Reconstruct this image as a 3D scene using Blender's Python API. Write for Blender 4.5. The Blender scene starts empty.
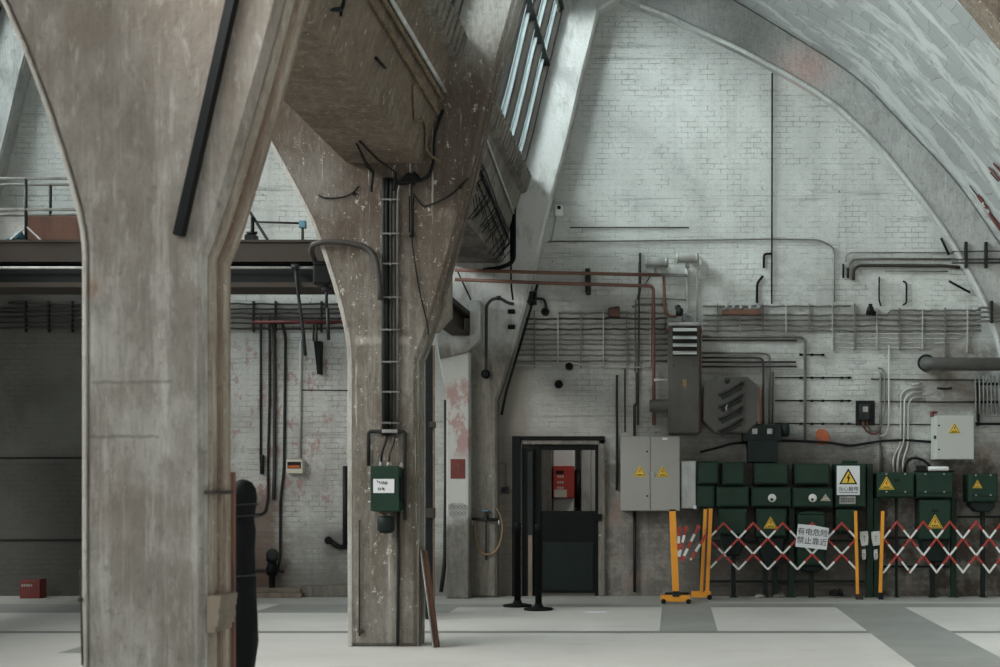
import bpy, bmesh, math, random
from mathutils import Vector, Matrix
random.seed(7)
S = bpy.context.scene
COL = S.collection
CH = 1.571            # camera height
F = 1349.0            # focal length in pixels of the 1000 px wide frame
VX, VY = 675.0, 487.0
WALL = 19.45          # y of the end wall

def PX(px, D): return (px - VX) * D / F
def PZ(py, D): return CH + (VY - py) * D / F
def P(px, py, D): return Vector((PX(px, D), D, PZ(py, D)))

# ------------------------------------------------------------------ materials
class NT:
    def __init__(self, name):
        self.m = bpy.data.materials.new(name); self.m.use_nodes = True
        self.t = self.m.node_tree; self.t.nodes.clear()
        self.out = self.n('ShaderNodeOutputMaterial')
        self.b = self.n('ShaderNodeBsdfPrincipled')
        self.l(self.b.outputs[0], self.out.inputs[0])
        self._pos = None
    def n(self, ty, **kw):
        x = self.t.nodes.new(ty)
        for k, v in kw.items(): setattr(x, k, v)
        return x
    def l(self, a, b): self.t.links.new(a, b)
    def set(self, inp, v):
        if hasattr(v, 'is_output'): self.l(v, inp)
        elif isinstance(v, tuple) and len(v) == 3 and inp.type == 'RGBA': inp.default_value = (*v, 1)
        else: inp.default_value = v
    def pos(self):
        if not self._pos: self._pos = self.n('ShaderNodeNewGeometry').outputs['Position']
        return self._pos
    def scaled(self, v, s):
        x = self.n('ShaderNodeVectorMath', operation='MULTIPLY'); self.l(v, x.inputs[0]); x.inputs[1].default_value = s
        return x.outputs[0]
    def math(self, op, a, b=0.0, clamp=False):
        x = self.n('ShaderNodeMath', operation=op); x.use_clamp = clamp
        self.set(x.inputs[0], a); self.set(x.inputs[1], b); return x.outputs[0]
    def noise(self, scale=1.0, vec=(1, 1, 1), detail=5.0, rough=.6, co=None, dist=0.0):
        x = self.n('ShaderNodeTexNoise'); self.l(self.scaled(co or self.pos(), vec), x.inputs['Vector'])
        x.inputs['Scale'].default_value = scale; x.inputs['Detail'].default_value = detail
        x.inputs['Roughness'].default_value = rough; x.inputs['Distortion'].default_value = dist
        return x.outputs['Fac']
    def step(self, v, lo, hi):
        x = self.n('ShaderNodeMapRange', interpolation_type='SMOOTHSTEP'); self.set(x.inputs[0], v)
        x.inputs[1].default_value = lo; x.inputs[2].default_value = hi
        return x.outputs[0]
    def mix(self, f, a, b):
        x = self.n('ShaderNodeMix', data_type='RGBA'); self.set(x.inputs[0], f); self.set(x.inputs[6], a); self.set(x.inputs[7], b)
        return x.outputs[2]
    def xyz(self):
        x = self.n('ShaderNodeSeparateXYZ'); self.l(self.pos(), x.inputs[0]); return x.outputs
    def wob(self, v, nz, amt):
        return self.math('ADD', v, self.math('MULTIPLY', self.math('SUBTRACT', nz, .5), amt))
    def box(self, nz, x0, x1, z0, z1, soft=.25, amt=.8):
        X, Y, Z = self.xyz()
        X = self.wob(X, nz, amt); Z = self.wob(Z, nz, amt)
        r = self.math('MULTIPLY', self.step(X, x0 - soft, x0 + soft), self.math('SUBTRACT', 1.0, self.step(X, x1 - soft, x1 + soft)))
        r2 = self.math('MULTIPLY', self.step(Z, z0 - soft, z0 + soft), self.math('SUBTRACT', 1.0, self.step(Z, z1 - soft, z1 + soft)))
        return self.math('MULTIPLY', r, r2)
    def blob(self, nz, x0, z0, r, soft=.3, amt=.4):
        X, Y, Z = self.xyz()
        dx = self.math('SUBTRACT', X, x0); dz = self.math('SUBTRACT', Z, z0)
        d = self.math('SQRT', self.math('ADD', self.math('MULTIPLY', dx, dx), self.math('MULTIPLY', dz, dz)))
        d = self.wob(d, nz, amt)
        return self.math('SUBTRACT', 1.0, self.step(d, r - soft, r + soft))
    def bump(self, h, strength=.3, dist=.01):
        x = self.n('ShaderNodeBump'); x.inputs['Strength'].default_value = strength; x.inputs['Distance'].default_value = dist
        self.l(h, x.inputs['Height']); self.l(x.outputs[0], self.b.inputs['Normal'])
    def done(self, col, rough=.8, metal=0.0, spec=.3):
        self.set(self.b.inputs['Base Color'], col); self.set(self.b.inputs['Roughness'], rough)
        self.b.inputs['Metallic'].default_value = metal
        self.b.inputs['Specular IOR Level'].default_value = spec
        return self.m

MATS = {}
def hash_name(s): return sum(ord(c) * (i + 1) for i, c in enumerate(s))
def paint(name, c, rough=.5, metal=0.0, wear=.25, c2=None, scale=6.0, spec=.4):
    """painted / metal surface with uneven tone and a fine bump"""
    t = NT(name)
    a = t.noise(scale, (1, 1, .5)); b = t.noise(scale * 9)
    c2 = c2 or tuple(x * .45 for x in c)
    f = t.math('MULTIPLY', t.step(a, .38, .75), wear * 2, True)
    col = t.mix(f, c, c2)
    col = t.mix(t.math('MULTIPLY', t.step(b, .58, .8), wear), col, tuple(min(1, x * 1.5) for x in c))
    t.bump(b, .15, .004)
    MATS[name] = t.done(col, rough, metal, spec); return MATS[name]

def concrete(name, a, b, c, flecks=0.0, brown=None, streak=1.0, extra=None, fleckcol=(.6, .6, .56)):
    """cast concrete: blotches, vertical rain marks, pits and chips of old whitewash"""
    t = NT(name); k = (hash_name(name) % 17) * 1.7
    sh = t.n('ShaderNodeVectorMath', operation='ADD'); t.l(t.pos(), sh.inputs[0]); sh.inputs[1].default_value = (k, k, k); co = sh.outputs[0]
    n1 = t.noise(1.3, (1, 1, .7), 7, .68, co); n2 = t.noise(1.0, (8, 8, .4), 7, .72, co); n3 = t.noise(17, (1, 1, 1), 5, .65, co); n4 = t.noise(3.6, (1, 1, .8), 9, .72, co)
    n6 = t.noise(1.0, (13, 13, .8), 6, .7, co); n7 = t.noise(1.0, (1.1, 1.1, 22), 5, .6, co)
    col = t.mix(t.step(n1, .41, .6), a, b)
    col = t.mix(t.math('MULTIPLY', t.step(n2, .48, .64), .62 * streak, True), col, c)
    col = t.mix(t.math('MULTIPLY', t.step(n4, .52, .66), .55), col, tuple(x * .55 for x in a))
    col = t.mix(t.math('MULTIPLY', t.step(n6, .55, .7), .5 * streak), col, tuple(x * .5 for x in b))
    col = t.mix(t.math('MULTIPLY', t.step(n7, .64, .74), .2), col, tuple(x * .55 for x in b))
    if brown: col = brown(t, col, n4)
    col = t.mix(t.math('MULTIPLY', t.step(n3, .57, .7), .5), col, tuple(x * .35 for x in a))
    f1 = t.noise(34, (1, 1, .22), 4, .65, co); f2 = t.noise(15, (1, 1, .3), 6, .72, co)
    col = t.mix(t.math('MULTIPLY', t.step(f1, .46, .64), .3), col, tuple(x * .6 for x in b))
    col = t.mix(t.math('MULTIPLY', t.step(f2, .52, .68), .25), col, tuple(min(1, x * 1.12) for x in c))
    if flecks:
        n5 = t.noise(11, (1.4, 1.4, .9), 9, .75, co); n9 = t.noise(44, (1, 1, 1), 2, .5, co)
        col = t.mix(t.math('MULTIPLY', t.step(n9, .745 - .03 * flecks, .76 - .03 * flecks), .6), col, fleckcol)
        col = t.mix(t.math('MULTIPLY', t.step(n5, .645 - .04 * flecks, .665 - .04 * flecks), .8), col, fleckcol)
        n8 = t.noise(1.0, (24, 24, .7), 5, .6, co)
        col = t.mix(t.math('MULTIPLY', t.step(n8, .69 - .04 * flecks, .72 - .04 * flecks), .55), col, fleckcol)
    if extra: col = extra(t, col, n4)
    h = t.math('ADD', t.math('MULTIPLY', n3, .5), n4)
    t.bump(h, .6, .03)
    MATS[name] = t.done(col, .85, 0, .25); return MATS[name]

# ------------------------------------------------------------------ mesh collector
class MB:
    def __init__(self): self.bm = bmesh.new()
    def _add(self, verts, faces, mi=0, smooth=False):
        vs = [self.bm.verts.new(v) for v in verts]
        for f in faces:
            try: fc = self.bm.faces.new([vs[i] for i in f])
            except ValueError: continue
            fc.material_index = mi; fc.smooth = smooth
        return self
    def _merge(self, other, mi=0, smooth=None):
        vm = {}
        for v in other.verts: vm[v] = self.bm.verts.new(v.co)
        for f in other.faces:
            nf = self.bm.faces.new([vm[v] for v in f.verts]); nf.material_index = mi
            nf.smooth = f.smooth if smooth is None else smooth
        other.free(); return self
    def box(self, x0, x1, y0, y1, z0, z1, bev=0.0, mi=0, M=None):
        b = bmesh.new(); bmesh.ops.create_cube(b, size=1.0)
        for v in b.verts:
            v.co = Vector(((x0 + x1) / 2 + v.co.x * (x1 - x0), (y0 + y1) / 2 + v.co.y * (y1 - y0), (z0 + z1) / 2 + v.co.z * (z1 - z0)))
        if bev: bmesh.ops.bevel(b, geom=b.edges[:], offset=bev, segments=2, affect='EDGES', profile=.6)
        if M: bmesh.ops.transform(b, matrix=M, verts=b.verts)
        return self._merge(b, mi)
    def bar(self, p0, p1, w, h, bev=0.0, mi=0, up=Vector((0, 1, 0))):
        """box between two points; w across, h along 'up'"""
        p0, p1 = Vector(p0), Vector(p1); d = p1 - p0; L = d.length; d.normalize()
        u = (up - d * up.dot(d))
        if u.length < 1e-4: u = Vector((1, 0, 0)) - d * d.x
        u.normalize(); s = d.cross(u)
        M = Matrix(((s.x, u.x, d.x, (p0.x + p1.x) / 2), (s.y, u.y, d.y, (p0.y + p1.y) / 2), (s.z, u.z, d.z, (p0.z + p1.z) / 2), (0, 0, 0, 1)))
        return self.box(-w / 2, w / 2, -h / 2, h / 2, -L / 2, L / 2, bev, mi, M)
    def prism(self, pts, y0, y1, bev=0.0, mi=0):
        """polygon in XZ extruded along Y"""
        b = bmesh.new(); n = len(pts)
        f = [b.verts.new((p[0], y0, p[1])) for p in pts]; k = [b.verts.new((p[0], y1, p[1])) for p in pts]
        fa = b.faces.new(f); b.faces.new(k[::-1])
        for i in range(n): b.faces.new((f[i], k[i], k[(i + 1) % n], f[(i + 1) % n]))
        bmesh.ops.recalc_face_normals(b, faces=b.faces)
        if bev:
            ed = [e for e in fa.edges]
            bmesh.ops.bevel(b, geom=ed, offset=bev, segments=1, affect='EDGES')
        return self._merge(b, mi)
    def tube(self, path, r, n=8, mi=0, caps=True):
        path = [Vector(p) for p in path]
        q = [path[0]]
        for p in path[1:]:
            if (p - q[-1]).length > 1e-5: q.append(p)
        path = q; rings = []; t0 = (path[1] - path[0]).normalized()
        u = t0.orthogonal().normalized()
        rs = r if isinstance(r, (list, tuple)) else [r] * len(path)
        for i, p in enumerate(path):
            a = (path[i] - path[i - 1]).normalized() if i else t0
            b = (path[i + 1] - path[i]).normalized() if i < len(path) - 1 else a
            t = (a + b)
            t = t.normalized() if t.length > 1e-4 else a
            u = (u - t * u.dot(t)).normalized(); v = t.cross(u)
            rings.append([self.bm.verts.new(p + (u * math.cos(2 * math.pi * j / n) + v * math.sin(2 * math.pi * j / n)) * rs[i]) for j in range(n)])
        for A, B in zip(rings, rings[1:]):
            for j in range(n):
                f = self.bm.faces.new((A[j], A[(j + 1) % n], B[(j + 1) % n], B[j])); f.smooth = True; f.material_index = mi
        if caps:
            for R in (rings[0][::-1], rings[-1]):
                f = self.bm.faces.new(R); f.material_index = mi
        return self
    def lathe(self, prof, c, axis='Z', n=20, mi=0):
        """profile [(r, h)] turned about an axis through c"""
        c = Vector(c); ax = {'X': Vector((1, 0, 0)), 'Y': Vector((0, 1, 0)), 'Z': Vector((0, 0, 1))}[axis]
        u = ax.orthogonal().normalized(); v = ax.cross(u); rings = []
        for r, h in prof:
            r = max(r, 1e-4)
            rings.append([self.bm.verts.new(c + ax * h + (u * math.cos(2 * math.pi * j / n) + v * math.sin(2 * math.pi * j / n)) * r) for j in range(n)])
        for A, B in zip(rings, rings[1:]):
            for j in range(n):
                f = self.bm.faces.new((A[j], A[(j + 1) % n], B[(j + 1) % n], B[j])); f.smooth = True; f.material_index = mi
        for R in (rings[0][::-1], rings[-1]):
            f = self.bm.faces.new(R); f.material_index = mi
        return self
    def poly(self, pts, y, thick=.004, mi=0):
        """flat XZ polygon standing proud of y by thick (towards the camera)"""
        return self.prism(pts, y - thick, y, 0, mi)
    def build(self, name, mat, parent=None, auto=False):
        bmesh.ops.recalc_face_normals(self.bm, faces=self.bm.faces)
        me = bpy.data.meshes.new(name); 
        if parent:
            r = parent
            while r.parent: r = r.parent
            off = r.location.copy()
        else:
            co = [v.co for v in self.bm.verts]
            off = Vector(((min(c.x for c in co) + max(c.x for c in co)) / 2, (min(c.y for c in co) + max(c.y for c in co)) / 2, min(c.z for c in co)))
        bmesh.ops.translate(self.bm, vec=-off, verts=self.bm.verts)
        self.bm.to_mesh(me); self.bm.free()
        for m in (mat if isinstance(mat, (list, tuple)) else [mat]): me.materials.append(MATS[m] if isinstance(m, str) else m)
        o = bpy.data.objects.new(name, me); COL.objects.link(o)
        if parent: o.parent = parent
        else: o.location = off
        return o

def tag(o, label=None, cat=None, group=None, kind=None):
    if label: o['label'] = label
    if cat: o['category'] = cat
    if group: o['group'] = group
    if kind: o['kind'] = kind
    return o
def thing(name, label, cat, loc, group=None):
    o = bpy.data.objects.new(name, None); COL.objects.link(o); o.location = loc; o.empty_display_size = .1
    return tag(o, label, cat, group)
def struct(o): o['kind'] = 'structure'; return o

def bend(pts, r=.08, n=5):
    """round the corners of a polyline"""
    pts = [Vector(p) for p in pts]; out = [pts[0]]
    for i in range(1, len(pts) - 1):
        a, b, c = pts[i - 1], pts[i], pts[i + 1]
        la, lc = (a - b).length, (c - b).length
        rr = min(r, la * .45, lc * .45)
        p, q = b + (a - b).normalized() * rr, b + (c - b).normalized() * rr
        for k in range(n + 1):
            s = k / n; out.append((p * (1 - s) + b * s) * (1 - s) + (b * (1 - s) + q * s) * s)
    out.append(pts[-1]); return out
def wavy(p0, p1, amp=.006, n=14, sag=0.0):
    p0, p1 = Vector(p0), Vector(p1); out = []
    for i in range(n + 1):
        s = i / n; p = p0.lerp(p1, s)
        e = 0 if i in (0, n) else 1
        out.append(p + Vector((0, 0, e * random.uniform(-amp, amp) - sag * 4 * s * (1 - s))))
    return out
ORD = 'first second third fourth fifth sixth seventh eighth ninth tenth eleventh twelfth thirteenth fourteenth fifteenth'.split()

def text_mesh(name, s, size, M, mat, parent, align='CENTER'):
    cu = bpy.data.curves.new(name, 'FONT'); cu.body = s; cu.size = size; cu.align_x = align; cu.align_y = 'CENTER'; cu.extrude = .0008
    o = bpy.data.objects.new(name, cu); COL.objects.link(o)
    dg = bpy.context.evaluated_depsgraph_get()
    me = bpy.data.meshes.new_from_object(o.evaluated_get(dg))
    bpy.data.objects.remove(o); bpy.data.curves.remove(cu)
    r = parent
    while r.parent: r = r.parent
    me.transform(Matrix.Translation(-r.location) @ M)
    me.materials.clear(); me.materials.append(MATS[mat])
    ob = bpy.data.objects.new(name, me); COL.objects.link(ob); ob.parent = parent
    return ob
FACE = Matrix.Rotation(math.pi / 2, 4, 'X')      # text standing up, facing -Y
WORLD = 1.0; POW = (450, 900, 1120, 1120); KP = {-1: .75, 0: 1.0, 1: .4}; BACK_FILL = 140; LAMP = 11; EXPO = 0.53
# ------------------------------------------------------------------ materials of the place
def column_marks(t, c, n):
    Z = t.xyz()[2]; zz = t.wob(Z, n, 2.2)
    f = t.math('MULTIPLY', t.step(zz, 2.3, 4.6), t.math('SUBTRACT', 1.0, t.step(t.wob(Z, n, 1.2), 6.3, 7.3)))
    c = t.mix(t.math('MULTIPLY', f, .8), c, (.082, .06, .045))
    c = t.mix(t.math('MULTIPLY', t.box(n, -3.15, -2.6, 2.98, 3.05, .03, .12), .6), c, (.42, .4, .36))          # pale cold joint at the knee
    c = t.mix(t.math('MULTIPLY', t.step(t.wob(Z, n, 1.0), 5.4, 6.4), .75), c, (.46, .45, .42))                    # whitewash near the glazing, with window light put into its colour
    return t.mix(t.math('MULTIPLY', t.blob(n, -3.62, 4.55, .3, .3, .9), .35), c, (.38, .38, .36))  # pale blob: light on the left branch put into the colour
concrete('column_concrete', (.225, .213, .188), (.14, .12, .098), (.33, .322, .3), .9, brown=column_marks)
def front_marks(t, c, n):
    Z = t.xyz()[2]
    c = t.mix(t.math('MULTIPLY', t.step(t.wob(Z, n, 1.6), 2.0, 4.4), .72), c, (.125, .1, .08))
    for z, x0, x1 in ((1.84, -3.16, -2.78), (2.135, -3.14, -2.72)):                                                # dark formwork joints
        c = t.mix(t.math('MULTIPLY', t.box(n, x0, x1, z - .008, z + .006, .01, .07), .6), c, (.07, .065, .058))
    c = t.mix(t.math('MULTIPLY', t.blob(n, -3.15, 2.64, .05, .06, .12), .7), c, (.2, .1, .055))                    # rust
    return t.mix(t.math('MULTIPLY', t.blob(n, -3.0, 1.45, .12, .2, .5), .5), c, (.14, .105, .08))
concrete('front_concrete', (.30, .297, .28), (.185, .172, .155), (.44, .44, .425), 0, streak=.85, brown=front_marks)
concrete('edge_concrete', (.33, .295, .25), (.22, .18, .145), (.40, .37, .32), .5)
concrete('edge_pale', (.46, .455, .43), (.36, .345, .315), (.54, .54, .52), .5)
concrete('raw_edge', (.22, .165, .13), (.30, .24, .19), (.16, .12, .1), .1)
concrete('beam_concrete', (.135, .105, .08), (.165, .13, .1), (.25, .215, .175), .5, streak=1.0)
concrete('sill_concrete', (.20, .185, .16), (.12, .105, .09), (.28, .27, .24), .3)
def rib_marks(t, c, n):
    c = t.mix(t.math('MULTIPLY', t.blob(n, 1.0, 7.86, .42, .5, .7), .72), c, (.09, .088, .085))
    return t.mix(t.math('MULTIPLY', t.blob(n, 1.86, 7.55, .28, .34, .6), .42), c, (.46, .17, .13))
concrete('rib_concrete', (.45, .46, .45), (.37, .38, .37), (.52, .535, .525), .2, extra=rib_marks, fleckcol=(.6, .62, .6), streak=.35)
concrete('bead_concrete', (.50, .512, .5), (.4, .41, .4), (.56, .572, .56), 0, streak=.4)
def wall_column(t, c, n):
    X, Y, Z = t.xyz()
    p = t.noise(3.4, (1, 1, .8), 8, .7)
    c = t.mix(t.math('MULTIPLY', t.step(t.wob(Z, n, .5), 1.0, 1.25), .9), c, (.5, .515, .5))
    red = t.math('MULTIPLY', t.step(p, .47, .55), t.box(n, -4, -2, 2.05, 3.05, .12, .6))
    return t.mix(t.math('MULTIPLY', red, .75), c, (.33, .17, .16))
concrete('pilaster_paint', (.17, .165, .15), (.13, .128, .118), (.22, .215, .2), .1, extra=wall_column)
def p3_paint(t, c, n):
    X, Y, Z = t.xyz()
    k = t.noise(2.3, (1.4, 1, .6), 8, .7)
    return t.mix(t.math('MULTIPLY', t.step(t.wob(Z, n, .9), 3.3, 3.9), t.math('SUBTRACT', 1.0, t.math('MULTIPLY', t.step(k, .48, .66), .6))), c, (.54, .55, .54))
concrete('end_frame_concrete', (.2, .19, .168), (.15, .14, .122), (.26, .25, .225), .1, extra=p3_paint)

def mat_wall():
    t = NT('painted_brick'); X, Y, Z = t.xyz()
    n1 = t.noise(1.1, (1, 1, 1), 7, .65); n2 = t.noise(4.5, (1, 1, 1), 8, .7); n3 = t.noise(20, (1, 1, 1), 4, .6); st = t.noise(1.0, (5, 1, .5), 6, .65)
    co = t.n('ShaderNodeCombineXYZ'); wz = t.noise(3.0, (1, 1, 1), 4, .6); t.l(t.wob(X, n2, .05), co.inputs[0]); t.l(t.wob(Z, wz, .03), co.inputs[1])
    br = t.n('ShaderNodeTexBrick'); t.l(co.outputs[0], br.inputs['Vector'])
    br.inputs['Scale'].default_value = 1.0; br.inputs['Brick Width'].default_value = .19; br.inputs['Row Height'].default_value = .076
    br.inputs['Mortar Size'].default_value = .006; br.inputs['Mortar Smooth'].default_value = .4
    br.inputs['Color1'].default_value = (.27, .155, .115, 1); br.inputs['Color2'].default_value = (.2, .14, .11, 1); br.inputs['Mortar'].default_value = (.2, .19, .17, 1)
    mort = br.outputs['Fac']
    white = t.mix(t.step(n1, .3, .7), (.60, .62, .60), (.47, .485, .47))
    white = t.mix(t.math('MULTIPLY', t.step(st, .5, .75), .45), white, (.34, .345, .33))
    white = t.mix(t.math('MULTIPLY', t.step(n2, .58, .75), .5), white, (.36, .37, .36))
    hs = t.noise(1.0, (.45, 1, 12), 7, .7); sp = t.noise(7.5, (1, 1, .7), 6, .7); md = t.noise(2.2, (.8, 1, 1), 8, .75)
    white = t.mix(t.math('MULTIPLY', t.step(md, .52, .66), .32), white, (.33, .335, .32))
    white = t.mix(t.math('MULTIPLY', t.step(hs, .57, .66), .5), white, (.2, .2, .19))
    white = t.mix(t.math('MULTIPLY', t.math('MULTIPLY', mort, t.step(n2, .46, .60)), .6), white, (.16, .16, .15))
    white = t.mix(t.math('MULTIPLY', t.step(sp, .645, .69), .75), white, (.13, .125, .115))
    bare = t.mix(t.step(n2, .42, .6), (.12, .115, .104), (.24, .228, .205))
    bare = t.mix(t.math('MULTIPLY', t.step(n1, .5, .66), .7), bare, br.outputs['Color'])
    bare = t.mix(t.math('MULTIPLY', t.step(st, .5, .7), .5), bare, (.28, .275, .255))
    grime = t.math('MULTIPLY', t.box(n2, -2.8, 6, 1.6, 4.9, .5, 1.4), t.step(t.noise(1.7, (.7, 1, 1.2), 9, .75), .4, .62))
    white = t.mix(t.math('MULTIPLY', grime, .55), white, (.27, .268, .25))
    grime2 = t.math('MULTIPLY', t.box(n2, -8.3, -3, -1, 2.6, .5, 1.2), t.step(t.noise(2.1, (.7, 1, .8), 9, .75), .42, .6))
    white = t.mix(t.math('MULTIPLY', grime2, .5), white, (.25, .245, .225))
    # where the paint is gone: low on the wall behind the switchgear, beside the frame, and a patch by the big pipe
    gone = t.math('SUBTRACT', 1.0, t.step(t.wob(Z, n2, 1.0), 1.75, 2.45))
    gone = t.math('MULTIPLY', gone, t.step(t.wob(X, n2, .4), -2.6, -2.2))
    col = t.mix(t.math('MULTIPLY', gone, .93), white, bare)
    col = t.mix(t.math('MULTIPLY', t.box(n2, 3.65, 4.6, 2.6, 3.55, .2, .8), .8), col, bare)
    col = t.mix(t.math('MULTIPLY', t.box(n2, -2.7, -2.12, -1, 3.35, .12, .35), .9), col, (.185, .165, .135))
    col = t.mix(t.math('MULTIPLY', t.box(n2, -2.7, -.1, 2.2, 4.1, .3, .9), .4), col, (.27, .265, .25))
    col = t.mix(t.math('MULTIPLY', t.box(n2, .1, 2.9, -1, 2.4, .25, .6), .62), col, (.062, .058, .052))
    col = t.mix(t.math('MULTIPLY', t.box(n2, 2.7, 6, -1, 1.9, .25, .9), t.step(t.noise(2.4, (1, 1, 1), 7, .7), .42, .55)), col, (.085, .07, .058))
    col = t.mix(t.math('MULTIPLY', t.box(n2, -.25, 1.7, 2.3, 3.5, .35, .9), .5), col, (.14, .135, .125))
    col = t.mix(t.math('MULTIPLY', t.box(n2, -2.8, -1.55, 5.6, 9.0, .12, .3), .35), col, (.3, .31, .30))
    # the left bay: paint peeling off red primer, darker at the foot, dark grey further left
    pk = t.noise(3.6, (1.2, 1, .75), 9, .78)
    red = t.math('MULTIPLY', t.step(pk, .53, .575), t.box(n2, -6.45, -4.85, 1.25, 4.0, .25, .8))
    col = t.mix(t.math('MULTIPLY', red, .65), col, (.33, .16, .15))
    foot_dark = t.math('MULTIPLY', t.math('SUBTRACT', 1.0, t.step(t.wob(Z, n2, .8), .25, 1.0)), t.math('SUBTRACT', 1.0, t.step(X, -3.2, -3.0)))
    col = t.mix(t.math('MULTIPLY', foot_dark, .75), col, (.115, .11, .098))
    col = t.mix(t.math('MULTIPLY', t.box(n2, -6.35, -5.65, -.3, 1.5, .2, .6), .8), col, (.13, .075, .055))
    col = t.mix(t.math('MULTIPLY', t.box(n2, -5.05, -4.7, .55, .95, .1, .25), .75), col, (.12, .118, .11))
    dark_grey = t.mix(t.step(n1, .35, .68), (.062, .063, .057), (.105, .107, .099))
    dark_grey = t.mix(t.math('MULTIPLY', t.step(t.noise(1.0, (.35, 1, 9), 4, .6), .56, .7), .5), dark_grey, (.07, .07, .066))
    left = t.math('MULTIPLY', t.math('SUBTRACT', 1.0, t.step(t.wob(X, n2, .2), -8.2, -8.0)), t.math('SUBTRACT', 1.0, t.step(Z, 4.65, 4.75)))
    col = t.mix(t.math('MULTIPLY', left, .95), col, dark_grey)
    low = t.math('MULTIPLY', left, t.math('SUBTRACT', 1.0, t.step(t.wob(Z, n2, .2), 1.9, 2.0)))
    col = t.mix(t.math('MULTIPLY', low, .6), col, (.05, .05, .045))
    col = t.mix(t.math('MULTIPLY', t.step(n3, .6, .72), .3), col, (.1, .1, .095))
    n33 = t.noise(46, (1, 1, 1), 3, .6); col = t.mix(t.math('MULTIPLY', t.step(n33, .55, .7), .3), col, (.15, .148, .14))
    h = t.math('SUBTRACT', t.math('MULTIPLY', n3, .35), t.math('MULTIPLY', mort, t.math('ADD', .15, t.math('MULTIPLY', t.step(n2, .42, .62), .7))))
    t.bump(t.math('ADD', h, t.math('MULTIPLY', n2, .4)), .6, .018)
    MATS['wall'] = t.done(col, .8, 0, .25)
mat_wall()

def mat_floor(name, a, b, dark):
    t = NT(name)
    n1 = t.noise(.7, (1, 1, 1), 7, .65); n2 = t.noise(9, (1, 1, 1), 6, .7); n3 = t.noise(1.3, (.5, 4, 1), 6, .7)
    col = t.mix(t.step(n1, .32, .7), a, b)
    col = t.mix(t.math('MULTIPLY', t.step(n3, .56, .74), .55), col, dark)
    col = t.mix(t.math('MULTIPLY', t.step(n2, .6, .76), .3), col, dark)
    t.bump(n2, .12, .006)
    MATS[name] = t.done(col, .62, 0, .35)
mat_floor('floor_pale', (.525, .525, .505), (.47, .47, .45), (.32, .32, .305))
mat_floor('floor_dark', (.215, .228, .218), (.27, .282, .27), (.15, .16, .155))
mat_floor('floor_mid', (.31, .315, .3), (.37, .375, .355), (.22, .22, .21))
mat_floor('floor_joint', (.16, .17, .165), (.2, .21, .2), (.1, .11, .105))

def mat_vault():
    t = NT('vault_boards')
    uv = t.n('ShaderNodeUVMap').outputs[0]
    br = t.n('ShaderNodeTexBrick'); wv = t.n('ShaderNodeVectorMath', operation='ADD'); t.l(uv, wv.inputs[0]); nc = t.n('ShaderNodeTexNoise'); t.l(uv, nc.inputs['Vector']); nc.inputs['Scale'].default_value = 1.6; sc_ = t.n('ShaderNodeVectorMath', operation='SCALE'); t.l(nc.outputs['Color'], sc_.inputs[0]); sc_.inputs['Scale'].default_value = .35; t.l(sc_.outputs[0], wv.inputs[1]); t.l(wv.outputs[0], br.inputs['Vector']); br.inputs['Scale'].default_value = 1.0
    br.inputs['Brick Width'].default_value = .30; br.inputs['Row Height'].default_value = .34; br.inputs['Mortar Size'].default_value = .008
    br.inputs['Mortar Smooth'].default_value = .8
    br.inputs['Color1'].default_value = (.29, .302, .296, 1); br.inputs['Color2'].default_value = (.36, .373, .364, 1); br.inputs['Mortar'].default_value = (.19, .198, .194, 1)
    n1 = t.noise(1.0, (.5, 2.2, 1), 7, .68, uv); n2 = t.noise(1.0, (.8, 2.2, 1), 10, .72, uv, .4); n3 = t.noise(9, (1, 1, 1), 6, .6, uv)
    col = t.mix(t.math('MULTIPLY', t.step(n1, .4, .7), .5), br.outputs['Color'], (.33, .35, .345))
    col = t.mix(t.math('MULTIPLY', t.step(n2, .5, .57), .8), col, (.52, .535, .522))
    col = t.mix(t.math('MULTIPLY', t.step(n3, .55, .75), .25), col, (.3, .31, .3))
    t.bump(t.math('SUBTRACT', n3, t.math('MULTIPLY', br.outputs['Fac'], .6)), .3, .012)
    MATS['vault'] = t.done(col, .8, 0, .25)
mat_vault()
paint('dark_steel', (.03, .034, .034), .5, .3, .3, spec=.15)
paint('black_steel', (.007, .009, .0095), .45, .2, .15, spec=.15)
paint('rust_steel', (.05, .041, .034), .7, .2, .5, (.05, .045, .042), spec=.15)
paint('pipe_red', (.17, .078, .052), .6, .1, .4, (.15, .1, .085))
paint('conduit', (.18, .178, .168), .6, .2, .5, (.09, .085, .08))
paint('conduit_dark', (.06, .059, .056), .6, .2, .5, (.055, .05, .048), spec=.15)
paint('conduit_pale', (.46, .465, .45), .6, .1, .4, (.25, .24, .22))
paint('white_pipe', (.55, .57, .56), .5, 0, .3)
paint('machine_grey', (.085, .086, .08), .5, .1, .35, (.06, .058, .054), spec=.15)
paint('cabinet_grey', (.29, .293, .275), .45, 0, .12, (.28, .28, .265))
paint('cabinet_pale', (.43, .445, .425), .4, 0, .08, (.42, .44, .42))
paint('steel_pale', (.38, .41, .41), .4, .4, .4, (.25, .26, .26))
paint('green', (.015, .037, .026), .42, 0, .2, (.010, .022, .017), spec=.15)
paint('green_light', (.018, .043, .03), .42, 0, .2, (.012, .027, .02), spec=.15)
paint('green_black', (.012, .02, .019), .5, 0, .2, spec=.15)
paint('orange', (.78, .33, .03), .45, 0, .18, (.55, .21, .02))
paint('red', (.42, .045, .036), .45, 0, .1, (.36, .035, .025))
paint('red_dull', (.14, .028, .023), .6, 0, .3)
paint('white', (.68, .70, .69), .45, 0, .1, (.55, .57, .56))
paint('paper', (.66, .69, .72), .7, 0, .06, (.58, .6, .63))
paint('cream', (.58, .56, .48), .7, 0, .2, (.42, .4, .33))
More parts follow.
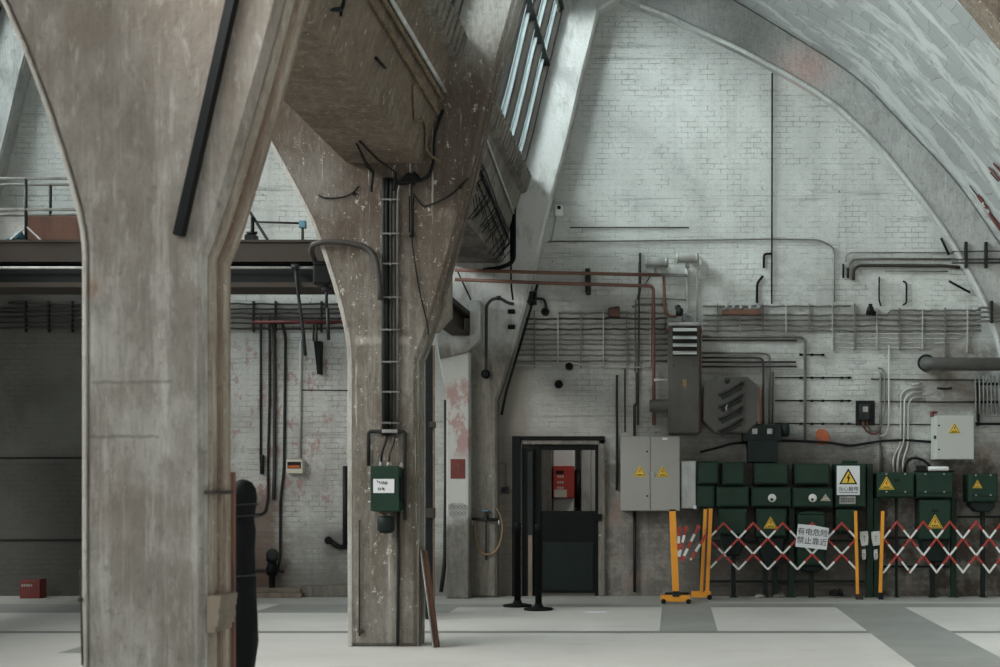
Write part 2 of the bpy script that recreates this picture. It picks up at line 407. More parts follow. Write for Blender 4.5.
paint('yellow', (.72, .50, .055), .5, 0, .12, (.58, .38, .04))
paint('black', (.012, .013, .014), .5, 0, .05, spec=.15)
paint('rubber', (.005, .0065, .007), .7, 0, .1, spec=.15)
paint('ink', (.03, .035, .045), .6, 0, 0)
paint('wood_red', (.16, .075, .05), .75, 0, .5, (.08, .045, .035))
paint('wood_pale', (.2, .17, .135), .8, 0, .4)
paint('brick_red', (.42, .12, .055), .85, 0, .4)
paint('blue', (.07, .2, .26), .5, 0, .2)
paint('brass', (.25, .17, .06), .5, .3, .4)
paint('cable_cream', (.17, .13, .085), .8, 0, .4, (.08, .062, .04))
paint('hose', (.28, .19, .1), .6, 0, .2)
paint('tin', (.34, .35, .34), .4, .4, .4)
paint('display', (.45, .10, .02), .4, 0, .1)

def mat_glass():
    t = NT('window_glass')
    tr = t.n('ShaderNodeBsdfTransparent'); tr.inputs[0].default_value = (.86, .92, .94, 1)
    gl = t.n('ShaderNodeBsdfGlossy'); gl.inputs['Roughness'].default_value = .15; gl.inputs[0].default_value = (.6, .65, .67, 1)
    fr = t.n('ShaderNodeFresnel'); fr.inputs[0].default_value = 1.4
    mx = t.n('ShaderNodeMixShader'); t.l(fr.outputs[0], mx.inputs[0]); t.l(tr.outputs[0], mx.inputs[1]); t.l(gl.outputs[0], mx.inputs[2])
    t.l(mx.outputs[0], t.out.inputs[0]); MATS['glass'] = t.m
mat_glass()

# ------------------------------------------------------------------ section of the hall (x, z above camera height)
RIGHT = [(-2.535, -CH), (-2.535, 1.25), (-2.45, 1.47), (-2.265, 2.089), (-2.023, 2.997), (-1.781, 4.006), (-1.534, 4.914), (-1.348, 5.724), (-1.081, 6.79)]
ARC = [(-.80, 6.964), (-.49, 6.856), (-.05, 6.69), (.375, 6.488), (.9, 6.245), (1.409, 5.976), (1.88, 5.71), (2.321, 5.407), (2.84, 4.92), (3.302, 4.369), (3.806, 3.705), (4.118, 3.186), (4.426, 2.595), (4.637, 1.99), (4.76, 1.5), (4.785, 1.25)]
SHELL = [(-1.05, 7.62), (-.5, 7.5), (.2, 7.26), (.868, 6.931), (1.665, 6.447), (2.576, 5.85), (3.26, 5.167), (4.042, 4.32), (4.64, 3.459)]
def smooth_line(pts, k=4):
    out = []
    for i in range(len(pts) - 1):
        p0 = Vector(pts[max(i - 1, 0)]); p1 = Vector(pts[i]); p2 = Vector(pts[i + 1]); p3 = Vector(pts[min(i + 2, len(pts) - 1)])
        for j in range(k):
            s = j / k
            out.append(tuple(.5 * ((2 * p1) + (p2 - p0) * s + (2 * p0 - 5 * p1 + 4 * p2 - p3) * s * s + (3 * p1 - p0 - 3 * p2 + p3) * s ** 3)))
    out.append(tuple(pts[-1])); return out
ARC_S = [ARC[0]] + smooth_line(ARC[1:], 3); SHELL_S = smooth_line(SHELL, 4)
RIGHT_S = RIGHT[:2] + smooth_line(RIGHT[1:8], 3)[1:] + [RIGHT[8]]
BAY = 8.0
def up(pts, dx=0): return [(x + dx, z + CH) for x, z in pts]
FRAME = RIGHT_S + [(-.80, 6.964), (-.62, 7.5), (-1.05, 7.62), (-1.75, 7.0), (-2.5, 4.5), (-2.72, 3.72), (-3.0, 3.5), (-3.36, 3.459)] \
    + [(x - BAY, z) for x, z in SHELL_S[::-1]][1:] + [(x - BAY, z) for x, z in ARC_S] + [(-3.215, -CH)]
D1, D2, D3, TH = 7.27, 13.27, 19.2, .34
SPANS = [(-4.5, 1.27), (1.27, D1 + .0), (D1 + TH, D2), (D2 + TH, D3)]

def near_left(x, z):
    """small departures of the nearest column's left edge"""
    if x > -3.1: return x
    return x + (.025 if z < 1.3 else max(-.045, .025 - .05 * (z - 1.3)))
def frame(name, y0, y1, mat, k, label, bev=.04, pts=None):
    t = thing(name, label, 'column', ((-2.87 + k * BAY), (y0 + y1) / 2, 0))
    m = MB(); m.prism(up(pts or FRAME, k * BAY), y0, y1, bev)
    m.build('shaft', mat, t); return t
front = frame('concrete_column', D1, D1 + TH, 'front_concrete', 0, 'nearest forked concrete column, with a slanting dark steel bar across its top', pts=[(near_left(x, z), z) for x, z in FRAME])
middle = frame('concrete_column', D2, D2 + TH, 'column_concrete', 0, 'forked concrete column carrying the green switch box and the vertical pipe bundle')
endc = frame('concrete_column', D3, WALL - .002, 'end_frame_concrete', 0, 'forked concrete column built against the end wall left of the doorway', .03)
arch = frame('concrete_column', D3, WALL - .002, 'rib_concrete', 1, 'pale concrete arch rib curving down the right side of the end wall', .03)
frame('concrete_column', D2, D2 + TH, 'beam_concrete', 1, 'brown concrete arch rib showing only at the top right corner')
frame('concrete_column', D3, WALL - .002, 'rib_concrete', -1, 'pale slanting concrete frame leg seen beyond the guard rail at far left', .03)

def side_strip(parent, y0, name, mats, offs):
    """raised strips that follow the right-hand edge of a column"""
    for (a, b, d, mt) in offs:
        m = MB(); L = up(RIGHT_S)
        q = [(x - .01, z) for x, z in L] + [(x + d, z) for x, z in L[::-1]]
        m.prism(q, y0 + a, y0 + b); m.build(name, mt, parent)
m = MB(); m.tube([(x + BAY * 0, D3 + .0, z) for x, z in up(ARC_S[1:])], .034, 10); m.build('edge_bead', 'bead_concrete', arch)
side_strip(front, D1, 'edge_strip', None, [(.07, .15, .016, 'edge_concrete'), (.19, .34, .028, 'raw_edge'), (.215, .27, .04, 'edge_concrete')])
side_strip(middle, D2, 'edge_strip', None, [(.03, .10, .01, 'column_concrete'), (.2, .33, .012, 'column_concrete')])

# left edge of both columns: pale chips and light on the chamfer painted in
def left_strip(parent, y0, w, mt, fn=lambda x, z: x):
    L = [(x - BAY, z + CH) for x, z in ARC_S if z < 3.6][::1] + [(-3.215, CH - CH)]
    L = [(fn(x, z - CH), z) for x, z in L]; m = MB(); q = [(x - .004, z) for x, z in L] + [(x + w, z) for x, z in L[::-1]]
    m.prism(q, y0 - .005, y0 + .1, .004); m.build('pale_edge', mt, parent)
left_strip(middle, D2, .04, 'edge_pale'); left_strip(front, D1, .018, 'edge_pale', near_left)

# end column: pilaster, corbel
m = MB(); m.prism([(-3.22, 0), (-3.22, 1.28 + CH), (-3.36, 2.0 + CH), (-2.9, 2.12 + CH), (-2.9, 0)], 18.98, D3 + .01, .015); m.build('pilaster', 'pilaster_paint', endc)
CORB = [(-2.9, 1.9), (-2.74, 2.08), (-2.74, 2.62), (-2.885, 2.62), (-2.885, 2.13), (-3.36, 2.13), (-3.3, 1.8)]
m = MB(); m.prism(up(CORB), 18.93, D3 + .01, .012); m.build('corbel', 'end_frame_concrete', endc)
# dark intermediate stanchion that carries the runway
t = thing('runway_post', 'dark runway post half hidden behind the column with the green switch box', 'post', (-3.3, 16.45, 0))
m = MB(); m.box(-3.44, -3.14, 16.3, 16.6, 0, 1.85 + CH, .01); m.box(-3.44, -3.13, 16.28, 16.31, 0, 1.85 + CH); m.build('shaft', 'black_steel', t)  # black_steel used for the dark tone of the post
m = MB(); m.prism(up(CORB), 16.28, 16.62, .012); m.build('bracket', 'edge_concrete', t)
t = thing('runway_beam', 'brown steel runway beam resting on the end column corbel', 'beam', (-3.02, 17.7, 2.13 + CH))
m = MB(); m.box(-3.14, -2.895, 15.6, D3 - .005, 2.40 + CH, 2.48 + CH, .01); m.box(-3.04, -3.0, 15.6, D3 - .005, 2.16 + CH, 2.42 + CH); m.box(-3.14, -2.9, 15.6, D3 - .005, 2.13 + CH, 2.17 + CH)
m.build('girder', 'rust_steel', t)
m = MB(); m.box(-3.05, -2.99, 15.6, D3 - .005, 2.48 + CH, 2.53 + CH, .008); m.build('rail', 'dark_steel', t)

# ------------------------------------------------------------------ gutter beams
BEAM = [(-3.225, 3.186), (-2.49, 3.186), (-2.19, 4.18), (-2.45, 4.2), (-2.75, 3.55), (-3.1, 3.5), (-3.37, 3.45)]
SILL = [(-2.2, 4.17), (-2.13, 4.19), (-2.055, 4.43), (-2.2, 4.45), (-2.45, 4.2)]
blabel = {2: 'brown concrete gutter beam crossing overhead with the rope-like cables along its side', 3: 'grey concrete gutter beam reaching the end wall with tangled wires on its side'}
BE = {}
for i in (2, 3):
    y0, y1 = SPANS[i]
    t = thing('gutter_beam', blabel[i], 'beam', (-2.85, (y0 + y1) / 2, 3.186 + CH)); BE[i] = t
    m = MB(); m.prism(up(BEAM), y0 - .01, y1 + .01); m.build('trough', 'beam_concrete' if i == 2 else 'sill_concrete', t)
    m = MB(); m.prism(up(SILL), y0 - .01, y1 + .01)
    n = int((y1 - y0) / .19)
    for j in range(n):
        y = y0 + (j + .25) * (y1 - y0) / n
        m.prism(up([(-2.14, 4.19), (-2.105, 4.2), (-2.035, 4.42), (-2.07, 4.43)]), y, y + .12)
    m.build('sill', 'sill_concrete', t)

# ------------------------------------------------------------------ vault shells
def shell(name, k, label=None):
    bm = bmesh.new(); uvl = bm.loops.layers.uv.new('UVMap'); Y = [-4.5 + i * (WALL + 4.5) / 12 for i in range(13)]
    pts = up(SHELL_S, k * BAY); s = [0]
    for a, b in zip(pts, pts[1:]): s.append(s[-1] + math.hypot(b[0] - a[0], b[1] - a[1]))
    g = [[bm.verts.new((p[0], y, p[1])) for y in Y] for p in pts]
    g2 = [[bm.verts.new((p[0] + .08, y, p[1] + .1)) for y in Y] for p in pts]
    for i in range(len(pts) - 1):
        for j in range(len(Y) - 1):
            f = bm.faces.new((g[i][j], g[i + 1][j], g[i + 1][j + 1], g[i][j + 1])); f.smooth = True
            for l, (u, v) in zip(f.loops, ((s[i], Y[j]), (s[i + 1], Y[j]), (s[i + 1], Y[j + 1]), (s[i], Y[j + 1]))): l[uvl].uv = (u, v)
            bm.faces.new((g2[i][j], g2[i][j + 1], g2[i + 1][j + 1], g2[i + 1][j]))
    me = bpy.data.meshes.new(name); bm.to_mesh(me); bm.free(); me.materials.append(MATS['vault'])
    o = bpy.data.objects.new(name, me); COL.objects.link(o); struct(o)
    return o
shell('ceiling', 0); shell('ceiling', -1); shell('ceiling', 1)
for k in (-1, 0, 1):       # eaves piece between the top of the glazing and the shell
    m = MB(); m.prism(up([(-1.78, 6.78), (-1.66, 6.74), (-1.05, 7.6), (-1.3, 7.75)], k * BAY), -4.5, WALL - .01); struct(m.build('trim_%d' % (k + 2), 'rib_concrete'))
for k in (-1, 1):          # gutters of the neighbouring bays and the near ones, never more than an edge in view
    m = MB(); m.prism(up(BEAM + [(-3.37, 3.44)], k * BAY), -4.5, D3)
    struct(m.build('trim_%d' % (k + 6), 'beam_concrete'))

# ------------------------------------------------------------------ sloping windows
OFF = .57
def xr(z):
    for (x0, z0), (x1, z1) in zip(RIGHT_S, RIGHT_S[1:]):
        if z0 <= z <= z1: return x0 + (x1 - x0) * (z - z0) / (z1 - z0)
    return RIGHT_S[-1][0]
ZW = [4.43 + i * (6.82 - 4.43) / 6 for i in range(7)]
WL = [(xr(z) - OFF, z) for z in ZW]
def window(name, k, y0, y1, n=6):
    w = bpy.data.objects.new(name, None); COL.objects.link(w); w.location = (-2.05 + k * BAY, (y0 + y1) / 2, 4.43 + CH); struct(w)
    L = up(WL, k * BAY)
    ys = [y0 + .03 + i * (y1 - y0 - .06) / n for i in range(n + 1)]
    for y in ys:
        m = MB(); d = .05
        m.prism([(x - .07, z) for x, z in L] + [(x + d, z) for x, z in L[::-1]], y - .028, y + .028)
        m.build('mullion', 'rust_steel', w)
        m = MB(); m.prism([(x + d, z) for x, z in L] + [(x + d + .012, z) for x, z in L[::-1]], y - .045, y + .045); m.build('cover_strip', 'dark_steel', w)
    for z in (4.46, 6.0, 6.80):
        x = xr(min(z, 6.79)) - OFF + k * BAY
        m = MB(); m.box(x - .05, x + .075, y0 + .03, y1 - .03, z + CH - .02, z + CH + .02); m.build('transom', 'dark_steel', w)
    for a, b in zip(ys, ys[1:]):
        for q in (.33, .67):        # thin glazing bars
            y = a + (b - a) * q
            m = MB(); m.prism([(x - .02, z) for x, z in L] + [(x + .025, z) for x, z in L[::-1]], y - .012, y + .012); m.build('glazing_bar', 'steel_pale', w)
        m = MB(); m.prism([(x - .004, z) for x, z in L] + [(x + .004, z) for x, z in L[::-1]], a + .028, b - .028); m.build('pane', 'glass', w)
    return w
window('window_1', 0, *SPANS[3]); window('window_2', 0, *SPANS[2]); window('window_3', -1, *SPANS[3])

# ------------------------------------------------------------------ floor, walls
def floor():
    m = MB()
    xs = [-16, -5.85, -5.56, -5.3, -2.83, -.17, .467, 2.1, 3.0, 13]; ys = [-6, 12.76, 14.5, 14.72, 16.85, 17.62, 18.1, 18.32, 18.42, 23.5]
    for i in range(len(xs) - 1):
        for j in range(len(ys) - 1):
            xa, xb, ya, yb = xs[i], xs[i + 1], ys[j], ys[j + 1]; cx, cy = (xa + xb) / 2, (ya + yb) / 2; mi = 0
            if 14.5 < cy < 14.72 and not 2.1 < cx < 3.0: mi = 3
            if 17.62 < cy < 18.1: mi = 1
            if cy > 18.1: mi = 2
            if 18.32 < cy < 18.42 and cx > .4: mi = 0
            if -.17 < cx < .467 and 14.72 < cy < 17.62: mi = 1
            if 2.1 < cx < 3.0 and cy < 17.62: mi = 1
            if 16.85 < cy < 18.1 and cx < -2.83: mi = 1
            if 16.85 < cy < 18.1 and -5.56 < cx < -5.3: mi = 0
            if -5.85 < cx < -5.3 and 12.76 < cy < 14.5: mi = 1
            m._add([(xa, ya, 0), (xb, ya, 0), (xb, yb, 0), (xa, yb, 0)], [(0, 1, 2, 3)], mi)
    bmesh.ops.remove_doubles(m.bm, verts=m.bm.verts, dist=.0005)
    g = bmesh.ops.extrude_face_region(m.bm, geom=m.bm.faces[:])
    bmesh.ops.translate(m.bm, vec=(0, 0, -.2), verts=[v for v in g['geom'] if isinstance(v, bmesh.types.BMVert)])
    struct(m.build('floor', ['floor_pale', 'floor_dark', 'floor_mid', 'floor_joint']))
floor()
DX0, DX1, DZ = PX(521, WALL), PX(600, WALL), PZ(443, WALL)
m = MB()
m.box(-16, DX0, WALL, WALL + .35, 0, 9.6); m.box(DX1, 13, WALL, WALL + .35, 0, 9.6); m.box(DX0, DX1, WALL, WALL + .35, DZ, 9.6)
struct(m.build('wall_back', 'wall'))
m = MB(); m.box(-16.2, -16, -6, WALL, 0, 9.6); struct(m.build('wall_left', 'wall'))
m = MB(); m.box(-16, 13, -6.2, -6, 0, 9.6); struct(m.build('wall_front_blocker', 'wall'))  # unseen wall added to keep sky light out behind the camera
m = MB(); m.box(12.9, 13.1, -6, WALL, 0, 9.6); struct(m.build('wall_right', 'wall'))

# ------------------------------------------------------------------ doorway and the room behind it
W = WALL - .02
d = bpy.data.objects.new('door_1', None); COL.objects.link(d); d.location = ((DX0 + DX1) / 2, WALL, 0); struct(d)
m = MB(); x0, x1, zt = PX(514, W), PX(605, W), PZ(437, W)
m.box(x0, DX0 + .02, WALL - .06, WALL + .01, 0, zt, .01); m.box(DX1 - .02, x1, WALL - .06, WALL + .01, 0, zt, .01); m.box(x0, x1, WALL - .06, WALL + .01, DZ - .02, zt, .01)
m.build('surround', 'end_frame_concrete', d)
m = MB(); m.box(x0 - .02, PX(521, W), WALL - .1, WALL - .055, 0, zt + .01, .006); m.box(x0, x1, WALL - .075, WALL - .055, zt - .05, zt + .01); m.build('edge_angle', 'black_steel', d)
ix0, ix1, izt, isz = PX(540.5, W), PX(595, W), PZ(450, W), PZ(511, W)
m = MB(); m.box(PX(534, W), ix0, WALL, WALL + .08, 0, izt + .08, .006); m.box(ix1, PX(599, W), WALL, WALL + .08, 0, izt + .08, .006); m.box(ix0, ix1, WALL, WALL + .08, izt, izt + .08)
m.build('frame', 'black_steel', d)
m = MB(); m.box(PX(522, W), PX(534, W), WALL - .03, WALL + .3, 0, izt + .02, .006); m.build('reveal', 'black_steel', d)
m = MB(); m.box(PX(528, W), PX(533, W), WALL - .06, WALL - .03, 0, izt - .02, .004); m.build('jamb_strip', 'dark_steel', d)
m = MB(); m.box(PX(528.5, W), PX(532.5, W), WALL - .065, WALL - .06, 0, PZ(535, W), .002); m.build('worn_strip', 'wood_pale', d)
m = MB(); m.box(ix0, ix1, WALL + .02, WALL + .07, .04, isz, .006); m.build('leaf', 'black_steel', d)
m = MB(); m.box(ix0 + .03, ix1 - .03, WALL + .01, WALL + .025, .08, isz - .45, .004); m.build('lower_panel', 'green_black', d)
m = MB(); m.box(ix1 + .0, ix1 + .1, WALL - .09, WALL - .02, isz - .14, isz - .04, .01); m.build('latch', 'black_steel', d)
m = MB()
m.box(-4, 2, 22.62, 22.8, 0, 3.4); struct(m.build('wall_passage', 'pilaster_paint'))
m = MB(); m.box(-4.2, -4, WALL + .35, 22.8, 0, 3.4); struct(m.build('wall_passage_left', 'pilaster_paint'))
m = MB(); m.box(2, 2.2, WALL + .35, 22.8, 0, 3.4); struct(m.build('wall_passage_right', 'pilaster_paint'))
m = MB(); m.box(-4.2, 2.2, WALL + .35, 22.8, 3.4, 3.5); struct(m.build('ceiling_passage', 'vault'))
Dp = 22.2
def passage_pier(x0p, x1p, label, mat, D):
    t = MB(); t.box(PX(x0p, D), PX(x1p, D), D, 22.61, 0, 3.39, .02); tag(t.build('passage_pier', mat), label, 'pillar')
passage_pier(541, 551.5, 'grey pier in the room behind the doorway, left of the red box', 'end_frame_concrete', 22.0)
passage_pier(553, 574.5, 'white pier behind the red box seen through the doorway', 'white', Dp)
passage_pier(581, 590, 'stained pale pier at the right of the doorway view', 'conduit_pale', Dp)
t = thing('fire_box', 'red wall box with a cream paper label seen through the doorway', 'box', P(563, 498, Dp - .15))
m = MB(); m.box(PX(553, Dp - .2), PX(573.7, Dp - .2), Dp - .2, Dp - .002, PZ(498, Dp - .2), PZ(466, Dp - .2), .015); m.build('casing', 'red', t)
Db = Dp - .2
m = MB(); m.box(PX(556, Db), PX(563.6, Db), Db - .006, Db + .002, PZ(474, Db), PZ(470.5, Db), .001); m.build('slot', 'black', t)
m = MB(); m.box(PX(554.2, Db), PX(566.8, Db), Db - .006, Db + .002, PZ(497.3, Db), PZ(489.6, Db), .001); m.build('paper_label', 'cream', t)
for i, yy in enumerate((476.5, 482.3, 487.8)):
    m = MB()
    for q in range(3): m.box(PX(557.2 + q * 2.3, Db), PX(558.9 + q * 2.3, Db), Db - .005, Db + .002, PZ(yy + 1.1, Db), PZ(yy - 1.1, Db))
    m.build('marking', 'cream', t)
t = MB(); t.tube([P(577.5, 470, Dp), P(577.5, 508, Dp)], .05, 10); tag(t.build('standpipe', 'black_steel'), 'black pipe standing right of the red box beyond the doorway', 'pipe')
# ------------------------------------------------------------------ overhead crane in the left bay
CD = 17.4
def cbar(m, py0, py1, y0, y1, x0=-11.5, x1=-3.55, bev=0.0): m.box(x0, x1, y0, y1, PZ(py1, CD), PZ(py0, CD), bev)
t = thing('crane_bridge', 'brown riveted overhead crane bridge spanning the left bay', 'crane', (-7.5, 17.7, PZ(288, CD)))
m = MB(); cbar(m, 240, 262, CD, CD + .06); cbar(m, 240, 242.5, CD - .03, CD + .9); cbar(m, 260, 262, CD - .03, CD + .2); m.build('top_girder', 'rust_steel', t)
m = MB(); cbar(m, 262, 284, CD + .12, CD + .5); m.build('web', 'black_steel', t)
m = MB(); cbar(m, 283, 288, CD - .06, CD + .6, bev=.004); m.build('bottom_flange', 'rust_steel', t)
m = MB(); zc = PZ(267.5, CD - .08); m.tube([(-11.5, CD - .06, zc), (-3.9, CD - .06, zc)], .018, 10); m.build('front_pipe', 'conduit_pale', t)
m = MB(); m.box(-3.7, -3.1, CD - .1, CD + 1.0, PZ(290, CD), PZ(262, CD), .02); m.build('end_truck', 'dark_steel', t)
# guard rail on the bridge
g = thing('guard_rail', 'pale double guard rail standing on the crane bridge at far left', 'railing', (-9.4, CD + .2, PZ(240, CD)))
RD = CD + .1
m = MB()
for py in (178.5, 209.5): m.tube([(-11.5, RD, PZ(py, RD)), (PX(110, RD), RD, PZ(py, RD))], .019, 8)
m.build('rail', 'conduit_pale', g)
m = MB()
for py in (184.6, 215): m.tube([(-11.5, RD + .75, PZ(py, RD + .75)), (PX(110, RD + .75), RD + .75, PZ(py, RD + .75))], .019, 8)
m.build('rail', 'conduit_pale', g)
for px, D, b in ((26, RD, 240), (50.5, RD + .75, 226), (-12, RD, 240)):
    m = MB(); m.tube([P(px, b, D), P(px, 179 if D < RD + .3 else 185, D)], .02, 8); m.build('post', 'dark_steel', g)
for q in (10, 41):
    m = MB(); m.bar(P(26, 226, RD), P(q, 240, RD), .02, .02); m.build('brace', 'tin', g)
t = MB(); t.box(PX(27, RD + .3), PX(120, RD + .3), RD + .3, RD + .35, PZ(240, RD + .3) , PZ(216, RD + .3), .006); tag(t.build('toe_board', 'wood_red'), 'brown timber board behind the guard rail on the crane bridge', 'board')
t = MB(); t.lathe([(.01, 0), (.06, .01), (.075, .05), (.05, .1), (.02, .13), (.005, .135)], P(19, 240.5, RD + .12), n=9); t.lathe([(.01, 0), (.08, .008), (.07, .04), (.01, .05)], P(13, 240.5, RD + .16), n=9)
tag(t.build('cloth_bundle', 'blue'), 'small blue cloth bundle lying at the foot of the guard rail', 'cloth')
# hand wheel gear on the bridge between the columns
t = thing('crane_gear', 'small black gear stand on the crane bridge between the two columns', 'gear', P(250, 240, CD + .1))
m = MB(); m.tube([P(252.5, 240.5, CD + .1), P(252.5, 217, CD + .1)], .025, 8); m.tube([P(247, 233, CD + .1), P(257, 233, CD + .1)], .02, 8); m.build('stand', 'black_steel', t)
m = MB(); m.box(PX(243, CD), PX(254, CD), CD + .05, CD + .2, PZ(240.5, CD + .1), PZ(235, CD + .1), .01); m.build('foot', 'black_steel', t)
m = MB(); m.bar(P(250, 212, CD + .12), P(268, 240.5, CD + .12), .035, .02); tag(m.build('brace_bar', 'dark_steel'), 'grey slanting brace rising from the crane bridge beside the nearest column', 'brace')
t = thing('junction_box', 'small pale blue box fixed at the end of the wire above the crane bridge', 'box', P(303, 240.5, CD + .3))
m = MB(); m.box(PX(299.5, CD + .3), PX(306, CD + .3), CD + .26, CD + .34, PZ(228, CD + .3), PZ(221, CD + .3), .006); m.build('casing', 'blue', t)
m = MB(); m.bar(P(302.7, 240.5, CD + .3), P(302.7, 227, CD + .3), .03, .03); m.build('stalk', 'dark_steel', t)
m = MB(); m.tube([P(256, 222, CD + .3), P(300, 223.3, CD + .3)], .014, 6); m.build('arm', 'dark_steel', t)
m = MB(); m.tube([P(295.5, 267, CD - .1), P(297, 285, CD - .1), P(303, 330, CD - .12), P(305.5, 355.5, CD - .14)], .022, 8); m.tube([P(292, 267, CD - .1), P(299, 267, CD - .1)], .04, 8)
tag(m.build('hanging_pipe', 'dark_steel'), 'grey pipe hanging crookedly from the crane bridge', 'pipe')
# box and hose beside the middle column
t = thing('pendant_box', 'black box hanging from a thick hose at the left edge of the switch box column', 'box', P(321, 285, 13.6))
m = MB(); B = 13.62; m.box(PX(312.5, B), PX(331, B), B, B + .22, PZ(284, B), PZ(264, B), .02); m.box(PX(313, B), PX(326, B), B - .01, B + .2, PZ(265, B), PZ(261, B), .01); m.build('casing', 'black_steel', t)
m = MB(); m.tube(bend([P(316, 263, 13.7), P(311, 252, 13.5), P(313, 243, 13.2), P(340, 241, 13.2), P(367, 247, 13.2), P(376, 258, 13.17), P(379.5, 280, 13.16), P(380.5, 300, 13.18)], .2), .028, 8); m.build('hose', 'conduit_dark', t)
m = MB(); m.tube([P(326.5, 284, B + .1), P(326.5, 308, B + .1)], .016, 7); m.lathe([(.02, 0), (.05, .01), (.05, .05), (.02, .06)], P(326.5, 292, B + .1), n=10); m.tube([P(327.5, 308, B + .1), P(328.5, 340, B + .1)], .018, 7); m.build('pull_rod', 'dark_steel', t)

# ------------------------------------------------------------------ left part of the end wall
def wall_pipe(px_pts, r, mat, label, cat='pipe', name='wall_pipe', off=0.0, rb=.09, group=None):
    D = WALL - r - .004 - off
    m = MB(); m.tube(bend([P(x, y, D) for x, y in px_pts], rb), r, 8)
    return tag(m.build(name, mat), label, cat, group)
rows = (303.5, 308.5, 313, 317.5, 322.5, 328)
for i, y in enumerate(rows):
    D = WALL - .026
    m = MB(); m.tube(wavy(P(-20 if i else 8, y, D), P(352, y + .6, D), .008, 30), .0145, 6)
    tag(m.build('conduit', 'conduit_dark'), '%s conduit from the top in the bundle along the left bay wall' % ORD[i], 'conduit')
for i, x in enumerate((25, 48, 71.5, 253, 275, 321)):
    D = WALL - .05
    m = MB(); m.box(PX(x - .7, D), PX(x + .7, D), D, WALL - .001, PZ(332, D), PZ(301, D)); 
    tag(m.build('cable_clip_bar', 'dark_steel'), '%s upright clip bar from the left across the left bay conduits' % ORD[i], 'clip bar')
wall_pipe([(254, 322), (350, 322)], .022, 'red_dull', 'straight red pipe crossing the left bay conduits', off=.045)
D = WALL - .09
for (pts, r, mat, lab, nm) in (
    ([(260.7, 316), (260.7, 462)], .017, 'dark_steel', 'thin dark drop pipe, leftmost of four on the left bay wall', 'drop_pipe'),
    ([(269.5, 316), (269.5, 400), (268, 462), (268, 500), (264.5, 514.5), (250, 514.5)], .018, 'dark_steel', 'dark drop pipe that curves left above the blackened brick', 'drop_pipe'),
    ([(270.5, 322), (274.5, 336), (274.5, 470), (273.5, 500)], .028, 'conduit_dark', 'thickest dark drop pipe of four on the left bay wall', 'drop_pipe'),
    ([(282, 322), (285.5, 337), (284, 470), (280.5, 500), (280, 560), (277, 570)], .02, 'dark_steel', 'dark drop pipe running down to the floor valve', 'drop_pipe'),
    ([(262, 455), (262, 460), (262, 474)], .03, 'dark_steel', 'short dark union at the foot of the thin drop pipe', 'pipe_union'),
    ([(301, 340), (300.5, 400), (299.5, 459)], .02, 'conduit_pale', 'pale pipe running down into the beige display box', 'drop_pipe'),
    ([(345, 466), (345, 545)], .035, 'dark_steel', 'short dark upright pipe beside the switch box column', 'pipe'),
    ([(253, 570), (280, 570.5), (284, 572)], .02, 'conduit_dark', 'low horizontal pipe ending in a tap near the floor', 'pipe'),
    ([(300, 390), (350, 390.5)], .008, 'conduit_dark', 'thin wire stretched level to the column edge', 'wire')):
    wall_pipe(pts, r, mat, lab, 'wire' if nm == 'wire' else 'pipe', nm)
t = thing('hook_bracket', 'black wedge bracket hanging below the red pipe', 'bracket', P(318, 374, WALL - .1))
m = MB(); m.tube([P(313.5, 324, WALL - .07), P(313.5, 341, WALL - .09)], .016, 7); m.tube([P(316.5, 324, WALL - .07), P(316.5, 341, WALL - .09)], .016, 7); m.build('hanger', 'rust_steel', t)
m = MB(); m.prism([(PX(x, 19.3), PZ(y, 19.3)) for x, y in ((313.5, 341), (320.5, 341), (320, 374), (317, 374))], 19.3, WALL - .001, .004); m.build('wedge', 'black_steel', t)
t = thing('display_box', 'small beige wall box with a red display window', 'box', P(294.5, 474, WALL - .12))
B = WALL - .13
m = MB(); m.box(PX(286, B), PX(302.5, B), B, WALL - .001, PZ(473.5, B), PZ(459.5, B), .012); m.build('casing', 'cream', t)
m = MB(); m.box(PX(287.5, B), PX(300.8, B), B - .008, B + .002, PZ(468.5, B), PZ(461.8, B), .002); m.build('bezel', 'black', t)
m = MB(); m.box(PX(288.5, B), PX(299.8, B), B - .011, B + .002, PZ(468, B), PZ(465.3, B)); m.build('display', 'display', t)
t = thing('floor_valve', 'dark valve body at the foot of the left bay wall', 'valve', P(272, 590, WALL - .15))
m = MB(); m.lathe([(.06, 0), (.06, .03), (.045, .04), (.045, .3), (.075, .32), (.085, .4), (.06, .46), (.06, .5), (.08, .52), (.08, .56), (.03, .6)], Vector((PX(272, 19.3), 19.3, .0)), n=14); m.build('body', 'black_steel', t)
m = MB(); m.lathe([(.055, 0), (.09, .01), (.09, .03), (.055, .04)], P(272, 555, 19.18), 'Y', 14); m.build('handwheel', 'dark_steel', t)
m = MB(); m.tube(bend([P(330, 541, 19.38), P(338, 547, 19.36), P(347, 547, 19.38)], .1), .035, 8); m.lathe([(.05, 0), (.06, .02), (.05, .06)], P(328, 540.5, 19.33), 'Y', 10)
tag(m.build('wall_tap', 'black_steel'), 'black tap spout sticking out beside the switch box column', 'tap')
